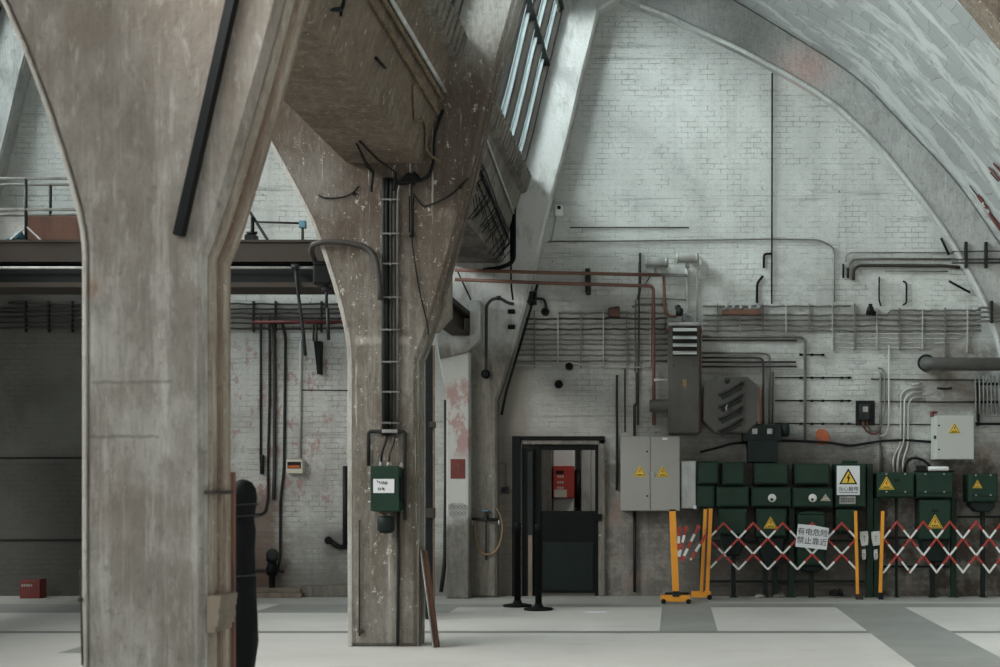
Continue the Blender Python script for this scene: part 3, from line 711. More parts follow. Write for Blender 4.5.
# planks at the wall foot, red crate
m = MB(); m.box(PX(230, 19.2), PX(303, 19.2), 19.1, 19.42, 0, .07, .01); m.box(PX(228, 19.2), PX(300, 19.2), 19.22, 19.44, .071, .13, .01); tag(m.build('timber_plank', 'wood_pale'), 'pale timber planks lying along the foot of the left bay wall', 'plank')
m = MB(); m.box(PX(300, 19.2), PX(352, 19.2), 19.25, 19.445, 0, .16, .012); struct(m.build('baseboard_left', 'end_frame_concrete'))
t = thing('red_crate', 'small dark red box with white marks on the floor at far left', 'box', (PX(30, 19.1), 19.1, 0))
m = MB(); m.box(PX(19.5, 19.0), PX(37, 19.0), 19.0, 19.2, 0, .26, .01); m.box(PX(37.2, 19.0), PX(40, 19.0), 18.99, 19.2, .0, .27, .006); m.build('casing', 'red_dull', t)
m = MB()
for i in range(5): m.box(PX(21.5 + i * 2.3, 19), PX(23.0 + i * 2.3, 19), 18.994, 19.002, PZ(586.5, 19), PZ(584.3, 19))
m.build('marking', 'tin', t)
for i, y in enumerate((505, 548)):
    m = MB(); m.tube([(-13, WALL - .012, PZ(458 if i == 0 else 540, WALL)), (PX(84, WALL), WALL - .012, PZ(458 if i == 0 else 540, WALL))], .014, 6)
    tag(m.build('wall_rail', 'dark_steel'), ('upper' if i == 0 else 'lower') + ' thin dark rail along the dark wall at far left', 'rail')

# ------------------------------------------------------------------ things at the nearest column
m = MB(); m.bar(P(243, -50, 7.25), P(178.5, 235.5, 7.25), .058, .03, .003); m.bar(P(247.5, -50, 7.24), P(183, 235.5, 7.24), .008, .075)
tag(m.build('steel_bar', 'black_steel'), 'dark steel angle bar slanting across the top of the nearest column', 'bar')
t = thing('wrapped_pipe', 'tall black wrapped standpipe bound with straps right of the nearest column', 'pipe', (PX(243, 8.3), 8.3, 0))
s = 8.3 / F
prof = [(12, 0), (13, 0.02), (8, .1), (9, .3), (15.0, .62), (15.2, .78), (12.6, .92), (12.2, 1.0), (13.0, 1.06), (12.0, 1.18), (12.4, 1.3), (12, 1.38), (12.8, 1.44), (13.6, 1.5), (12.6, 1.56), (9, 1.6), (4, 1.615), (0, 1.62)]
m = MB(); m.lathe([(r * s, h) for r, h in prof], (PX(242.5, 8.3), 8.3, 0), n=22)
for v in m.bm.verts: v.co.x += .006 * math.sin(v.co.z * 23 + v.co.y * 30); v.co.y += .006 * math.cos(v.co.z * 19)
m.build('wrapping', 'rubber', t)
for zz, rr in ((1.455, 14.1), (1.385, 13.2), (1.02, 13.0)):
    m = MB(); r = rr * s
    m.tube([(PX(242.5, 8.3) + r * math.cos(a * .314), 8.3 + r * math.sin(a * .314), zz + .012 * math.sin(a * .314 + 2)) for a in range(21)], .007, 6); m.build('strap', 'dark_steel', t)
m = MB(); m.box(PX(229, 7.9), PX(236, 7.9), 7.86, 7.9, 0, PZ(472, 7.9), .004); tag(m.build('timber_batten', 'wood_red'), 'dark red timber batten upright between nearest column and black standpipe', 'batten')
m = MB(); z0, z1 = PZ(630, 7.45), PZ(594, 7.45)
for k in range(6):
    za = z0 + (z1 - z0) * k / 6; zb = z0 + (z1 - z0) * (k + 1) / 6; e = (.0, .014, .022, .018, .026, .03)[k]
    m.box(-2.53, -2.485 + e, D1 + .02, D1 + .3, za, zb + .002, .004)
tag(m.build('paper_wrap', 'wood_pale'), 'torn brown paper taped around the edge of the nearest column', 'paper')
m = MB(); m.box(-2.54, -2.478, D1 + .0, D1 + .3, PZ(494, 7.4), PZ(490.5, 7.4), .002); tag(m.build('edge_strap', 'rust_steel'), 'rusty strap around the edge strips of the nearest column', 'strap')
m = MB(); m.tube(wavy(P(80.5, 570, 7.25), P(82.5, 665, 7.25), .01, 10), .006, 6); m.lathe([(.008, 0), (.016, .01), (.008, .03)], P(80.5, 602, 7.25), n=8); tag(m.build('hanging_wire', 'rust_steel'), 'thin rusty wire hanging down the left edge of the nearest column', 'wire')

# ------------------------------------------------------------------ things on the middle column
C = D2 - .03
bund = [(383.5, 210, 642), (387, 205, 470), (391, 200, 462), (394.5, 203, 468)]
for i, (x, y0, y1) in enumerate(bund):
    m = MB()
    top = [P(x + .6, 178, C), P(x, y0, C)]
    yb = 436
    m.tube(bend(top + [P(x, 300, C), P(x + .4, yb, C)], .2), .021 if i != 2 else .017, 8)
    tag(m.build('riser_pipe', ('dark_steel', 'black_steel', 'dark_steel', 'rust_steel')[i]), '%s dark riser pipe from the left on the switch box column' % ORD[i], 'pipe')
m = MB(); m.tube(bend([P(402, 178, C), P(398, 190, C), P(397.3, 215, C), P(397.3, 436, C)], .15), .013, 8); tag(m.build('riser_pipe', 'conduit'), 'thin pale riser pipe right of the dark pipe bundle', 'pipe')
for i, y in enumerate((200, 234, 264, 297.5, 330, 362, 392, 423)):
    m = MB(); m.box(PX(381.5, C), PX(399.5, C), C - .032, C - .022, PZ(y + .8, C), PZ(y - .8, C), .001)
    for x in (381.5, 399.5): m.box(PX(x, C) - .006, PX(x, C) + .006, C - .032, D2 - .001, PZ(y + .9, C), PZ(y - .9, C))
    m.lathe([(.012, 0), (.012, .02)], P(390, y, C - .045), 'Y', 8)
    tag(m.build('pipe_clamp', 'conduit'), '%s pipe clamp from the top on the dark riser pipes' % ORD[i], 'clamp')
t = thing('conduit_loop', 'square dark pipe loop above and around the green switch box on the column', 'frame', P(386, 530, C))
m = MB(); m.tube(bend([P(368.5, 466, C), P(368.5, 431.5, C), P(405, 431.5, C), P(405, 520, C)], .03), .018, 8); m.build('pipe', 'dark_steel', t)
m = MB(); m.box(PX(382.5, C), PX(398, C), C - .03, C + .02, PZ(433, C), PZ(429.5, C), .004); m.build('collar', 'tin', t)
t = thing('switch_box', 'green metal switch box with white paper label on the middle column', 'switch box', P(385, 527, D2 - .12))
B = D2 - .2
m = MB(); m.box(PX(371.5, B), PX(399, B), B, D2 - .001, PZ(511.5, B), PZ(467, B), .018); m.build('casing', 'green', t)
m = MB(); m.box(PX(371, B), PX(399.5, B), B - .03, B + .002, PZ(511, B), PZ(466, B), .012); m.build('door', 'green_light', t)
m = MB(); m.box(PX(374, B), PX(395, B), B - .036, B - .029, PZ(493, B), PZ(479, B), .001); lb = m.build('paper_label', 'paper', t)
m = MB()
for (x, y, w) in ((377, 481.5, 1.8), (379.5, 482.5, 1), (381.5, 483, 1.2), (383.3, 482.5, .8), (384.8, 483.4, 1.3), (386.4, 482.8, .7), (378, 489, 1), (380, 489, .8), (382.3, 488.6, 1), (383.6, 489.3, .8)):
    m.bar(P(x, y - 1.3, B - .038), P(x + w * .7, y + 1.2, B - .038), .008, .004)
m.build('handwriting', 'ink', lb)
m = MB(); m.lathe([(.001, 0), (.06, .01), (.085, .04), (.085, .15), (.07, .17)], P(386, 527 - 2.5, B + .08) + Vector((0, 0, -.09)), n=16); m.build('cable_gland', 'green_black', t)
for y in (473.5, 489, 502):
    m = MB(); m.tube([P(368.5, y, B + .02), P(372, y, B + .02)], .012, 7); m.build('hinge', 'tin', t)
m = MB(); m.box(PX(398.5, B), PX(402, B), B, B + .12, PZ(500, B), PZ(478, B), .01); m.build('switch_handle', 'black_steel', t)
for x in (381, 388.5):
    m = MB(); m.lathe([(.012, 0), (.02, .0), (.02, .03), (.012, .05), (.012, .09)], P(x, 467, B + .1), n=10); m.build('cable_entry', 'tin', t)
m = MB(); m.tube(bend([P(381, 462, B + .1), P(382, 452, B + .08), P(386.5, 440, C - .01), P(387, 430, C)], .1), .012, 7); tag(m.build('lead_cable', 'black'), 'black lead curving from the riser pipes into the left gland of the switch box', 'cable')
m = MB(); m.tube(bend([P(388.5, 462, B + .1), P(390, 452, B + .06), P(394, 442, C - .01), P(394.5, 428, C)], .1), .012, 7); tag(m.build('lead_cable', 'conduit_dark'), 'grey lead curving from the riser pipes into the right gland of the switch box', 'cable')
m = MB(); m.tube(bend([P(398.5, 510, C + .01), P(398.5, 560, C + .01), P(397.5, 646, C + .01)], .1), .016, 7); tag(m.build('drop_cable', 'dark_steel'), 'dark cable dropping from the green switch box to the floor', 'cable')
m = MB(); m.tube([P(359.5, 520, C + .01), P(359.5, 636, C + .01)], .009, 6)
m.box(PX(357.5, C), PX(363, C), C, D2 - .001, PZ(633, C), PZ(630, C), .004)
tag(m.build('thin_rod', 'rust_steel'), 'thin rusty rod low on the left side of the middle column', 'rod')
for pts, lab in (([(318, 195), (324, 198), (333, 198.5), (345, 197), (353, 193), (359, 186)], 'sagging wire hooked across the left branch of the middle column'),
                 ([(413, 193), (420, 203), (424, 207), (433, 204), (448, 197), (460, 187), (469, 178)], 'sagging wire looped across the right branch of the middle column')):
    m = MB(); m.tube(bend([P(x, y, D2 - .02) for x, y in pts], .1), .008, 6); m.lathe([(.015, 0), (.02, .02)], P(*pts[-2], D2 - .022), 'Y', 8); tag(m.build('slack_wire', 'black'), lab, 'wire')
m = MB(); m.tube(bend([P(411.5, 186, D2 - .03), P(411.5, 236, D2 - .03), P(413, 250, D2 - .02), P(419, 290, D2 - .02), P(427.5, 324, D2 - .02), P(428.5, 335, D2 - .02)], .2), .008, 6)
m.tube([P(409.5, 196, D2 - .02), P(409.5, 236, D2 - .02)], .008, 6); m.tube([P(413.5, 196, D2 - .02), P(413, 236, D2 - .02)], .008, 6); m.lathe([(.02, 0), (.03, .02), (.02, .05)], P(411.5, 237, D2 - .03), n=8)
tag(m.build('hanging_wire', 'black'), 'thin black wire hanging from the knot of cables down the middle column', 'wire')
m = MB()
for i in range(7):
    a = i * .9; m.tube(bend([P(394 + i * 2.6, 182 + 4 * math.sin(a), D2 - .03), P(402 + i * 2, 176 + 5 * math.cos(a), D2 - .06), P(408 + i * 1.8, 183 - 5 * math.sin(a * 1.7), D2 - .05), P(415 + i * .8, 172 + i, D2 - .03)], .1), .012, 6)
m.tube(bend([P(400, 184, D2 - .03), P(420, 181, D2 - .04), P(430, 176, D2 - .04), P(434, 160, D2 - .03), P(434, 136, D2 - .03), P(443, 110, D2 - .03)], .2), .016, 7)
tag(m.build('cable_tangle', 'black'), 'dark knot of cables under the gutter beam at the fork of the middle column', 'cables')
# leaning plank and rack beside the column
m = MB(); m.bar(P(437, 647.5, 13.24), P(424.5, 551, 13.42), .042, .1, .004, up=Vector((0, 1, .2))); m.bar(P(434.4, 647.5, 13.2), P(421.8, 551, 13.38), .012, .11, .002, mi=1, up=Vector((0, 1, .2)))
tag(m.build('leaning_plank', ['wood_red', 'tin']), 'red-brown plank leaning against the right side of the middle column', 'plank')
t = thing('rack_strip', 'tall ribbed steel rack strip standing behind the right edge of the middle column', 'rack', (PX(430, 16.0), 16.0, 0))
m = MB(); x0, x1 = PX(425.3, 16), PX(433, 16); m.box(x0, x1, 16.0, 16.04, 0, PZ(345, 16))
z = .03
while z < PZ(345, 16) - .03:
    m.box(x0, x1 + .0, 15.98, 16.0, z, z + .013); z += .026
m.build('rungs', 'dark_steel', t)
m = MB(); x = PX(433.6, 16)
z = 0
while z < PZ(345, 16) - .03:
    m.box(x - .012, x + .012, 15.985, 16.03, z, z + .018); z += .026
m.box(x - .008, x + .01, 16.0, 16.03, 0, PZ(345, 16)); m.build('toothed_edge', 'raw_edge', t)
m = MB(); m.box(PX(427, 16), PX(436, 16), 15.93, 15.98, PZ(518, 16), PZ(508, 16), .01); m.build('coupling', 'rust_steel', t)
m = MB(); m.box(PX(430, 16), PX(436.5, 16), 15.93, 15.98, PZ(428, 16), PZ(422, 16), .01); m.build('coupling', 'rust_steel', t)

# ------------------------------------------------------------------ along the gutter beams (faces of the trough slope outwards)
def beam_pt(px, Y, dz, out=.02):
    """point on the sloping right face of a gutter beam at height dz above its lower edge"""
    return Vector((-2.49 + .302 * dz + out, Y, 3.186 + CH + dz))
def beam_line(dz0, dz1, y0, y1, r, n=16, amp=.01, out=.03):
    return [beam_pt(0, y0 + (y1 - y0) * i / n, dz0 + (dz1 - dz0) * i / n + random.uniform(-amp, amp), out) for i in range(n + 1)]
m = MB(); m.tube(beam_line(.685, .685, 8.4, 13.2, 0, 6, .002), .022, 8); tag(m.build('beam_pipe', 'white_pipe'), 'white pipe along the side of the brown gutter beam', 'pipe')
def rope(path, r):
    m = MB(); out = []
    for i in range(0, len(path) - 2, 2):      # strands show as a chain of short beads
        a, b, c = path[i], path[i + 1], path[i + 2]
        m.tube([a, a.lerp(b, .4), b, b.lerp(c, .6), c], [r * .4, r * .95, r, r * .95, r * .4], 8, 0)
        m.tube([c + (a - c) * .12, c + (c - a) * .12], r * .6, 6, 1)
    return m
for dz, lab in ((.615, 'upper twisted rope-like cable hung below the white pipe on the brown gutter beam'), (.535, 'lower twisted rope-like cable hung below the white pipe on the brown gutter beam')):
    m = rope(beam_line(dz, dz if dz > .6 else .47, 8.4, 13.2, 0, 120, .003), .022); tag(m.build('twisted_cable', ['cable_cream', 'black']), lab, 'cable')
m = MB(); m.tube(bend([beam_pt(0, 12.1, .42), beam_pt(0, 12.5, .2), beam_pt(0, 12.8, .3), beam_pt(0, 13.0, .25), beam_pt(0, 13.2, .1), Vector((-2.3, 13.22, 4.75))], .1), .014, 6); tag(m.build('loose_cable', 'cable_cream'), 'loose cream cable end dangling off the brown gutter beam', 'cable')
m = MB(); m.tube(bend([P(300, 8.5, 9.15), P(343, 9.5, 9.74), P(343.5, -10, 9.7)], .05), .018, 8); m.tube([P(341.5, 10, 9.72), P(341, 16, 9.74)], .01, 6); tag(m.build('bent_rod', 'black_steel'), 'black bent rod projecting at the top of the brown gutter beam', 'rod')
m = MB(); m.tube(bend([beam_pt(0, 10.8, .25), beam_pt(0, 11.0, .23, .06), beam_pt(0, 11.15, .28, .02)], .05), .012, 6); tag(m.build('beam_hook', 'black_steel'), 'small black hook on the side of the brown gutter beam', 'hook')
m = MB()
for (a, b) in (((-2.95, 12.5), (-2.93, 13.1)), ((-2.9, 12.4), (-2.72, 13.15)), ((-3.0, 12.9), (-2.95, 13.2))):
    m.tube([Vector((a[0], a[1], 3.186 + CH - .005)), Vector((a[0] * .5 + b[0] * .5, (a[1] + b[1]) / 2, 3.186 + CH - .09)), Vector((b[0], b[1], 3.186 + CH - .12)), Vector((b[0] - .02, b[1], 3.186 + CH - .3))], .011, 6)
tag(m.build('loose_wire', 'black'), 'loose wires dangling under the brown gutter beam near the fork', 'wires')
m = MB(); m.tube(beam_line(.98, .66, 13.9, 18.9, 0, 8, .01), .014, 7); tag(m.build('beam_pipe', 'white_pipe'), 'thin white pipe along the grey gutter beam', 'pipe')
m = MB()
for k in range(3): m.tube(beam_line(.72 - .05 * k, .42 - .05 * k, 14.2, 19.0, 0, 14, .02), .01, 6)
tag(m.build('wire_bundle', 'dark_steel'), 'bundle of dark wires along the grey gutter beam', 'wires')
m = MB(); random.seed(3)
for k in range(18):
    y = 14.6 + k * .24; dz = .66 - (y - 14.2) * .065
    p = beam_pt(0, y, dz, .03); L = random.uniform(.2, .55); a = random.uniform(.1, .45)
    m.tube([p, p + Vector((.06, a * .8, -L * .5)), beam_pt(0, y + a, dz - L, .025), beam_pt(0, y + a + .22, dz - L + .04, .04)], .0065, 5)
    m.tube([beam_pt(0, y + .05, dz - .12, .03), beam_pt(0, y + .34, dz - .2, .05)], .006, 5); m.tube([beam_pt(0, y, dz - L * .5, .03), beam_pt(0, y + .5, dz - L * .8, .04)], .006, 5)
tag(m.build('bent_rebar', 'black_steel'), 'tangle of bent wire ends sticking out of the grey gutter beam', 'wire', kind='stuff')
m = MB(); m.tube(bend([P(514, 205, 19.1), P(514, 262, 19.1), P(500, 268, 19.1), P(483, 270, 19.1)], .1), .03, 8); m.tube(bend([P(511, 200, 19.12), P(511, 285, 19.12), P(513, 300, 19.12)], .1), .014, 6); tag(m.build('drain_pipe', 'black_steel'), 'black pipe dropping at the end of the grey gutter beam', 'pipe')
m = MB(); m.tube([P(456, 268, 18.9), P(471, 300, 18.9)], .012, 6); tag(m.build('slack_wire', 'black'), 'short black wire slanting above the runway beam', 'wire')
# ------------------------------------------------------------------ end wall, pipework left of the tall machine
random.seed(11)
D = WALL - .03
for i, y in enumerate((313, 318.5, 323.7, 329, 334, 339.5, 344, 349.8, 355, 361)):
    x0 = 527 - (y - 313) * .25 + (30 if i == 0 else 0)
    m = MB(); m.tube(wavy(P(x0, y + .3, D), P(667, y, D), .008, 22), .0135, 6)
    tag(m.build('conduit', 'conduit' if i not in (1, 3) else 'conduit_dark'), '%s conduit from the top in the bundle over the doorway' % ORD[i], 'conduit')
m = MB(); m.tube(bend([P(512, 365, D - .03), P(555, 366.5, D - .03), P(566, 362.5, D - .03), P(574, 363, D - .03), P(588, 366.5, D - .03), P(655, 367.5, D - .03)], .15), .012, 7); tag(m.build('white_cable', 'conduit_pale'), 'pale cable strung below the conduits over the doorway', 'cable')
for i, x in enumerate((534.5, 558, 580.7, 603.3, 626.8, 650.2)):
    m = MB(); m.box(PX(x - .5, D), PX(x + .5, D), D - .028, WALL - .001, PZ(368, D), PZ(311, D))
    tag(m.build('cable_clip_bar', 'conduit_pale' if i % 2 else 'conduit'), '%s upright clip bar from the left across the conduits over the doorway' % ORD[i], 'clip bar')
rr = [(306, 703, 851), (310.3, 891, 981), (315, 703, 981), (320, 703, 981), (325.4, 703, 981), (330.4, 703, 981), (334, 838, 975), (338.5, 833, 962), (343, 836, 950), (348, 838, 930)]
for i, (y, a, b) in enumerate(rr):
    m = MB(); pts = wavy(P(a, y, D), P(b, y, D), .008, 26)
    if i == 1: pts = [P(886, 316, D)] + pts
    m.tube(pts, .0145 if i < 6 else .010, 6)
    tag(m.build('conduit', 'conduit' if i < 6 else 'conduit_pale'), '%s conduit from the top in the bundle right of the tall louvred machine' % ORD[i], 'conduit')
for i, x in enumerate((717.7, 740, 763, 786, 809.4, 832.3, 854.6, 876.7, 899.4, 922.3, 945, 967.3)):
    m = MB(); lo = 333 if i < 5 else (350 if i < 10 else 372 - (i - 10) * 20); m.box(PX(x - .5, D), PX(x + .5, D), D - .028, WALL - .001, PZ(lo, D), PZ(303.5 if i < 7 else 308, D))
    tag(m.build('cable_clip_bar', 'conduit_pale' if i % 2 else 'conduit'), '%s upright clip bar from the left across the conduits right of the tall machine' % ORD[i], 'clip bar')
RP = D3 - .04
for i, y in enumerate((307, 311.5, 316, 320.5)):
    m = MB(); m.tube(wavy(P(978, y + 1, RP - .02), P(1012, y, RP), .006, 8), .016, 6); tag(m.build('conduit', 'conduit'), '%s conduit from the top crossing the foot of the arch rib' % ORD[i], 'conduit')
for y, r in ((251, .008), (259, .012), (262.5, .014)):
    m = MB(); m.tube([P(952, y + .5, RP), P(1012, y, RP)], r, 6); tag(m.build('conduit', 'conduit_dark'), {251: 'thin upper', 259: 'middle', 262.5: 'thick lower'}[y] + ' conduit crossing the arch rib above the big pipe', 'conduit')
for x, a, b, lab in ((966, 242, 268, 'left short clip bar on the arch rib'), (986, 242, 268, 'right short clip bar on the arch rib'), (991.5, 301, 323, 'clip bar low on the arch rib beside the conduits')):
    m = MB(); m.box(PX(x - 1.4, RP), PX(x + 1.4, RP), RP - .03, D3 + .003, PZ(b, RP), PZ(a, RP), .006)
    for k in range(5): m.lathe([(.012, 0), (.012, .02)], P(x, a + 2 + (b - a - 4) * k / 4, RP - .045), 'Y', 7)
    tag(m.build('rib_clip', 'dark_steel'), lab, 'clip bar')
# long brown pipes
for (pts, lab) in (([(455, 270), (541, 272.5), (660, 275)], 'upper brown pipe running level over the doorway'), ([(455, 279.5), (545, 283), (651, 286), (653.5, 289), (653.5, 350), (654, 425)], 'lower brown pipe that turns down beside the tall machine')):
    Dd = 18.86
    m = MB()
    q = [P(pts[0][0], pts[0][1], 18.86), P(pts[1][0], pts[1][1], 18.9)] + [P(x, y, WALL - .1) for x, y in pts[2:]]
    m.tube(bend(q, .08), .025, 8); tag(m.build('brown_pipe', 'pipe_red'), lab, 'pipe')
m = MB(); m.box(PX(585, 19.2), PX(590, 19.2), 19.2, WALL - .001, PZ(293, 19.2), PZ(268, 19.2), .02); m.lathe([(.02, 0), (.02, .03)], P(587.5, 270, 19.18), 'Y', 8); m.lathe([(.02, 0), (.02, .03)], P(587.5, 290, 19.18), 'Y', 8)
tag(m.build('pipe_bracket', 'dark_steel'), 'dark bracket plate holding the two brown pipes', 'bracket')
wall_pipe([(660, 275), (687, 275.4)], .024, 'tin', 'short grey pipe ending the upper brown pipe', off=.06)
wall_pipe([(664, 276), (664.5, 300), (665, 310), (668, 316), (676, 316.5), (680, 312)], .022, 'pipe_red', 'rusty pipe dropping from the upper brown pipe and hooking towards the machine', off=.08)
wall_pipe([(645, 296), (645, 302)], .02, 'pipe_red', 'tiny rusty stub over the left clip bar', off=.06) if 0 else None
m = MB(); m.bar(P(651, 275, 19.33), P(645.5, 284, 19.33), .015, .015); tag(m.build('pipe_strut', 'dark_steel'), 'short slanting strut between the two brown pipes', 'strut')
for (pts, r, mat, lab) in (
    ([(687, 268), (687, 300), (688.5, 306), (685, 316), (685, 322)], .022, 'conduit_pale', 'pale pipe curling down from the right drum lamp to the machine'),
    ([(699, 256.5), (701.5, 260), (701.5, 265), (697, 271), (697, 323)], .016, 'conduit_pale', 'thin pale pipe looping from the right drum lamp down to the machine'),
    ([(665.5, 300), (665.5, 330)], .014, 'tin', 'short upright tube left of the machine top'),
    ([(640, 298.5), (664, 298.5), (686, 300)], .01, 'conduit', 'thin level wire behind the rusty pipes'),
    ([(640, 253), (640, 290), (638, 300)], .018, 'dark_steel', 'dark stub pipe left of the drum lamps'),
    ([(632, 307), (637, 304.5), (667, 304.5)], .016, 'conduit', 'pale bent tube just above the conduits left of the machine'),
    ([(639.3, 262), (639, 320), (638, 425)], .014, 'conduit_dark', 'long dark upright pipe left of the louvred machine'),
    ([(635.5, 300), (635, 345), (635, 373)], .010, 'conduit', 'thin pale upright wire left of the louvred machine'),
    ([(617, 375), (617, 436)], .016, 'rust_steel', 'rusty upright pipe above the twin-door grey cabinet'),
    ([(625, 369), (625, 432)], .012, 'conduit_dark', 'thin dark upright pipe above the twin-door grey cabinet'),
    ([(634.5, 436), (634.5, 405), (637, 404), (637, 373)], .02, 'conduit_dark', 'kinked dark pipe above the middle of the twin-door cabinet'),
    ([(617, 436), (616.8, 490)], .018, 'dark_steel', 'dark pipe along the left edge of the twin-door cabinet'),
    ([(634.5, 511), (634.5, 592)], .022, 'dark_steel', 'dark pipe running down to the floor below the twin-door cabinet'),
    ([(548, 241.5), (640, 240.8), (772, 239), (820, 239.8), (834.5, 248), (834.5, 262), (834.5, 302)], .011, 'conduit', 'long thin conduit running level under the arch then curving down'),
    ([(570, 227.5), (625, 227.5), (689, 227.5)], .008, 'conduit_dark', 'thin wire running level high on the end wall'),
    ([(772.2, 73), (772, 180), (771.8, 304)], .012, 'black_steel', 'thin black pipe rising up the middle of the end wall to the arch'),
    ([(757, 303), (757, 283), (763, 276)], .018, 'black_steel', 'short black pipe stub above the timber insulator rail'),
    ([(763.8, 268), (763.8, 254), (771, 253.5)], .016, 'black_steel', 'short black elbow fixed beside the tall black pipe'),
    ([(702, 336.5), (795, 336.5), (805, 338), (805, 352), (805, 440)], .02, 'conduit', 'large grey conduit turning down right of the octagonal box'),
    ([(702, 340.4), (797, 340.4)], .014, 'conduit_dark', 'level conduit stub under the large turning conduit'),
    ([(702, 353), (760, 353), (769.5, 354), (769.5, 364), (769.5, 424)], .015, 'conduit', 'outer bent conduit dropping to the black transformer'),
    ([(702, 357.6), (755, 357.6), (763.4, 359), (763.4, 368), (763.4, 424)], .015, 'conduit_dark', 'inner bent conduit dropping to the black transformer'),
    ([(702, 362), (796, 362)], .013, 'conduit_dark', 'upper of two level conduit stubs above the octagonal box'),
    ([(702, 366.6), (797, 366.6)], .013, 'conduit_dark', 'lower of two level conduit stubs above the octagonal box'),
    ([(772.8, 372), (772.5, 424)], .012, 'conduit_dark', 'thin upright conduit right of the bent pair'),
    ([(880.5, 372), (880.5, 472)], .015, 'conduit', 'left upright conduit right of the black meter board'),
    ([(878, 368), (882, 368.5), (885, 373), (885, 410), (882, 425), (876, 431), (868, 431)], .012, 'conduit', 'hooked conduit curling back under the black meter board'),
    ([(889, 345), (889, 425), (886, 435), (880, 436)], .012, 'conduit_pale', 'pale upright conduit right of the hooked one'),
    ([(922, 388), (908, 388), (901, 394), (900.5, 445), (893, 458), (894, 472)], .016, 'conduit_pale', 'left pale conduit of the three bending down to the green boxes'),
    ([(922, 392.5), (911, 392.5), (904.7, 399), (904.3, 440), (898, 457), (897.5, 472)], .016, 'conduit_pale', 'middle pale conduit of the three bending down to the green boxes'),
    ([(922, 397.5), (913, 397.5), (908.4, 403), (908, 446), (903, 460), (903, 472)], .016, 'conduit_pale', 'right pale conduit of the three bending down to the green boxes'),
    ([(922, 383), (912, 385)], .016, 'conduit_pale', 'short pale stub above the three bending conduits'),
    ([(882, 446), (882, 472)], .01, 'conduit_dark', 'thin upright tube left of the three bending conduits'),
    ([(848, 278), (848, 265), (853, 258.7), (865, 258.6), (957, 259.2)], .016, 'conduit', 'middle of three bent conduits high at the right of the wall'),
    ([(853.3, 280), (853.3, 270), (858, 265.6), (868, 265.4), (945, 265.8), (960, 267.5)], .024, 'rust_steel', 'thick brown bent conduit high at the right of the wall'),
    ([(846, 262), (846, 256), (850, 252.6), (860, 252.5), (955, 252.8)], .009, 'conduit', 'thin top conduit high at the right of the wall'),
    ([(885, 271), (948, 271.5)], .009, 'conduit', 'thin straight conduit below the thick brown one'),
    ([(843.3, 264), (843.3, 278)], .015, 'black_steel', 'left black stub end by the bent conduits'),
    ([(848, 268), (848, 278)], .015, 'black_steel', 'right black stub end by the bent conduits'),
    ([(879.3, 277), (879, 300), (881, 306)], .012, 'black_steel', 'bent black pipe stub above the conduits at right'),
    ([(903, 281), (906.5, 283), (906.5, 303), (903, 305)], .014, 'black_steel', 'black bracket-shaped stub above the conduits at right'),
    ([(949, 281), (970, 292.5)], .016, 'black_steel', 'slanting black rod beside the foot of the arch rib'),
    ([(941, 238), (949, 255)], .018, 'black_steel', 'black slanting stub against the arch rib above the bent conduits'),
    ([(757, 440), (800, 441), (830, 442.5), (850, 446), (880, 441), (905, 440), (935, 442)], .018, 'black', 'black sagging cable slung along the wall above the green boxes'),
    ([(700, 452), (720, 447), (733, 443), (748, 443)], .016, 'black', 'black cable slung under the octagonal box'),
    ([(822, 423.5), (880, 424.5), (935, 424.5)], .009, 'conduit_dark', 'thin level wire passing behind the bending conduits'),
    ([(880, 401.5), (935, 402), (975, 402)], .011, 'rust_steel', 'rusty level pipe under the big grey pipe'),
    ([(871, 379), (935, 380), (985, 380)], .010, 'conduit_dark', 'thin level conduit under the big grey pipe'),
    ([(937, 388), (945, 389), (952, 388)], .014, 'black_steel', 'tiny black tap stub under the big grey pipe'),
    ([(506, 463), (506, 488)], .010, 'conduit', 'thin pale conduit dropping to a wall switch left of the doorway'),
    ([(497, 463), (506, 463)], .010, 'conduit', 'short level conduit joining the wall switch drop')):
    if max(x for x, y in pts) < 507 and pts[0][1] > 460:
        wall_pipe(pts, r, mat, lab)
    else:
        wall_pipe(pts, r, mat, lab, 'cable' if 'cable' in lab else ('wire' if 'wire' in lab else 'pipe'), 'cable' if 'cable' in lab else ('wire' if 'wire' in lab else ('conduit' if 'conduit' in lab else 'wall_pipe')), off=random.uniform(.0, .02))
for i, y in enumerate((354.5, 377.5, 400.5, 423.5)):
    m = MB(); xs = 800 if i == 0 else 775
    m.box(PX(xs, D), PX(824 if i == 0 else 852, D), WALL - .012, WALL - .001, PZ(y + .6, D), PZ(y - .6, D))
    for x in (801, 812, 823) + ((842, 849) if i else ()): m.box(PX(x - 1.6, D), PX(x + 1.6, D), WALL - .03, WALL - .001, PZ(y + 1.4, D), PZ(y - 1.0, D), .006)
    tag(m.build('wall_cleat_rail', 'black_steel'), '%s black cleat rail from the top crossing the large turning conduit' % ORD[i], 'rail')
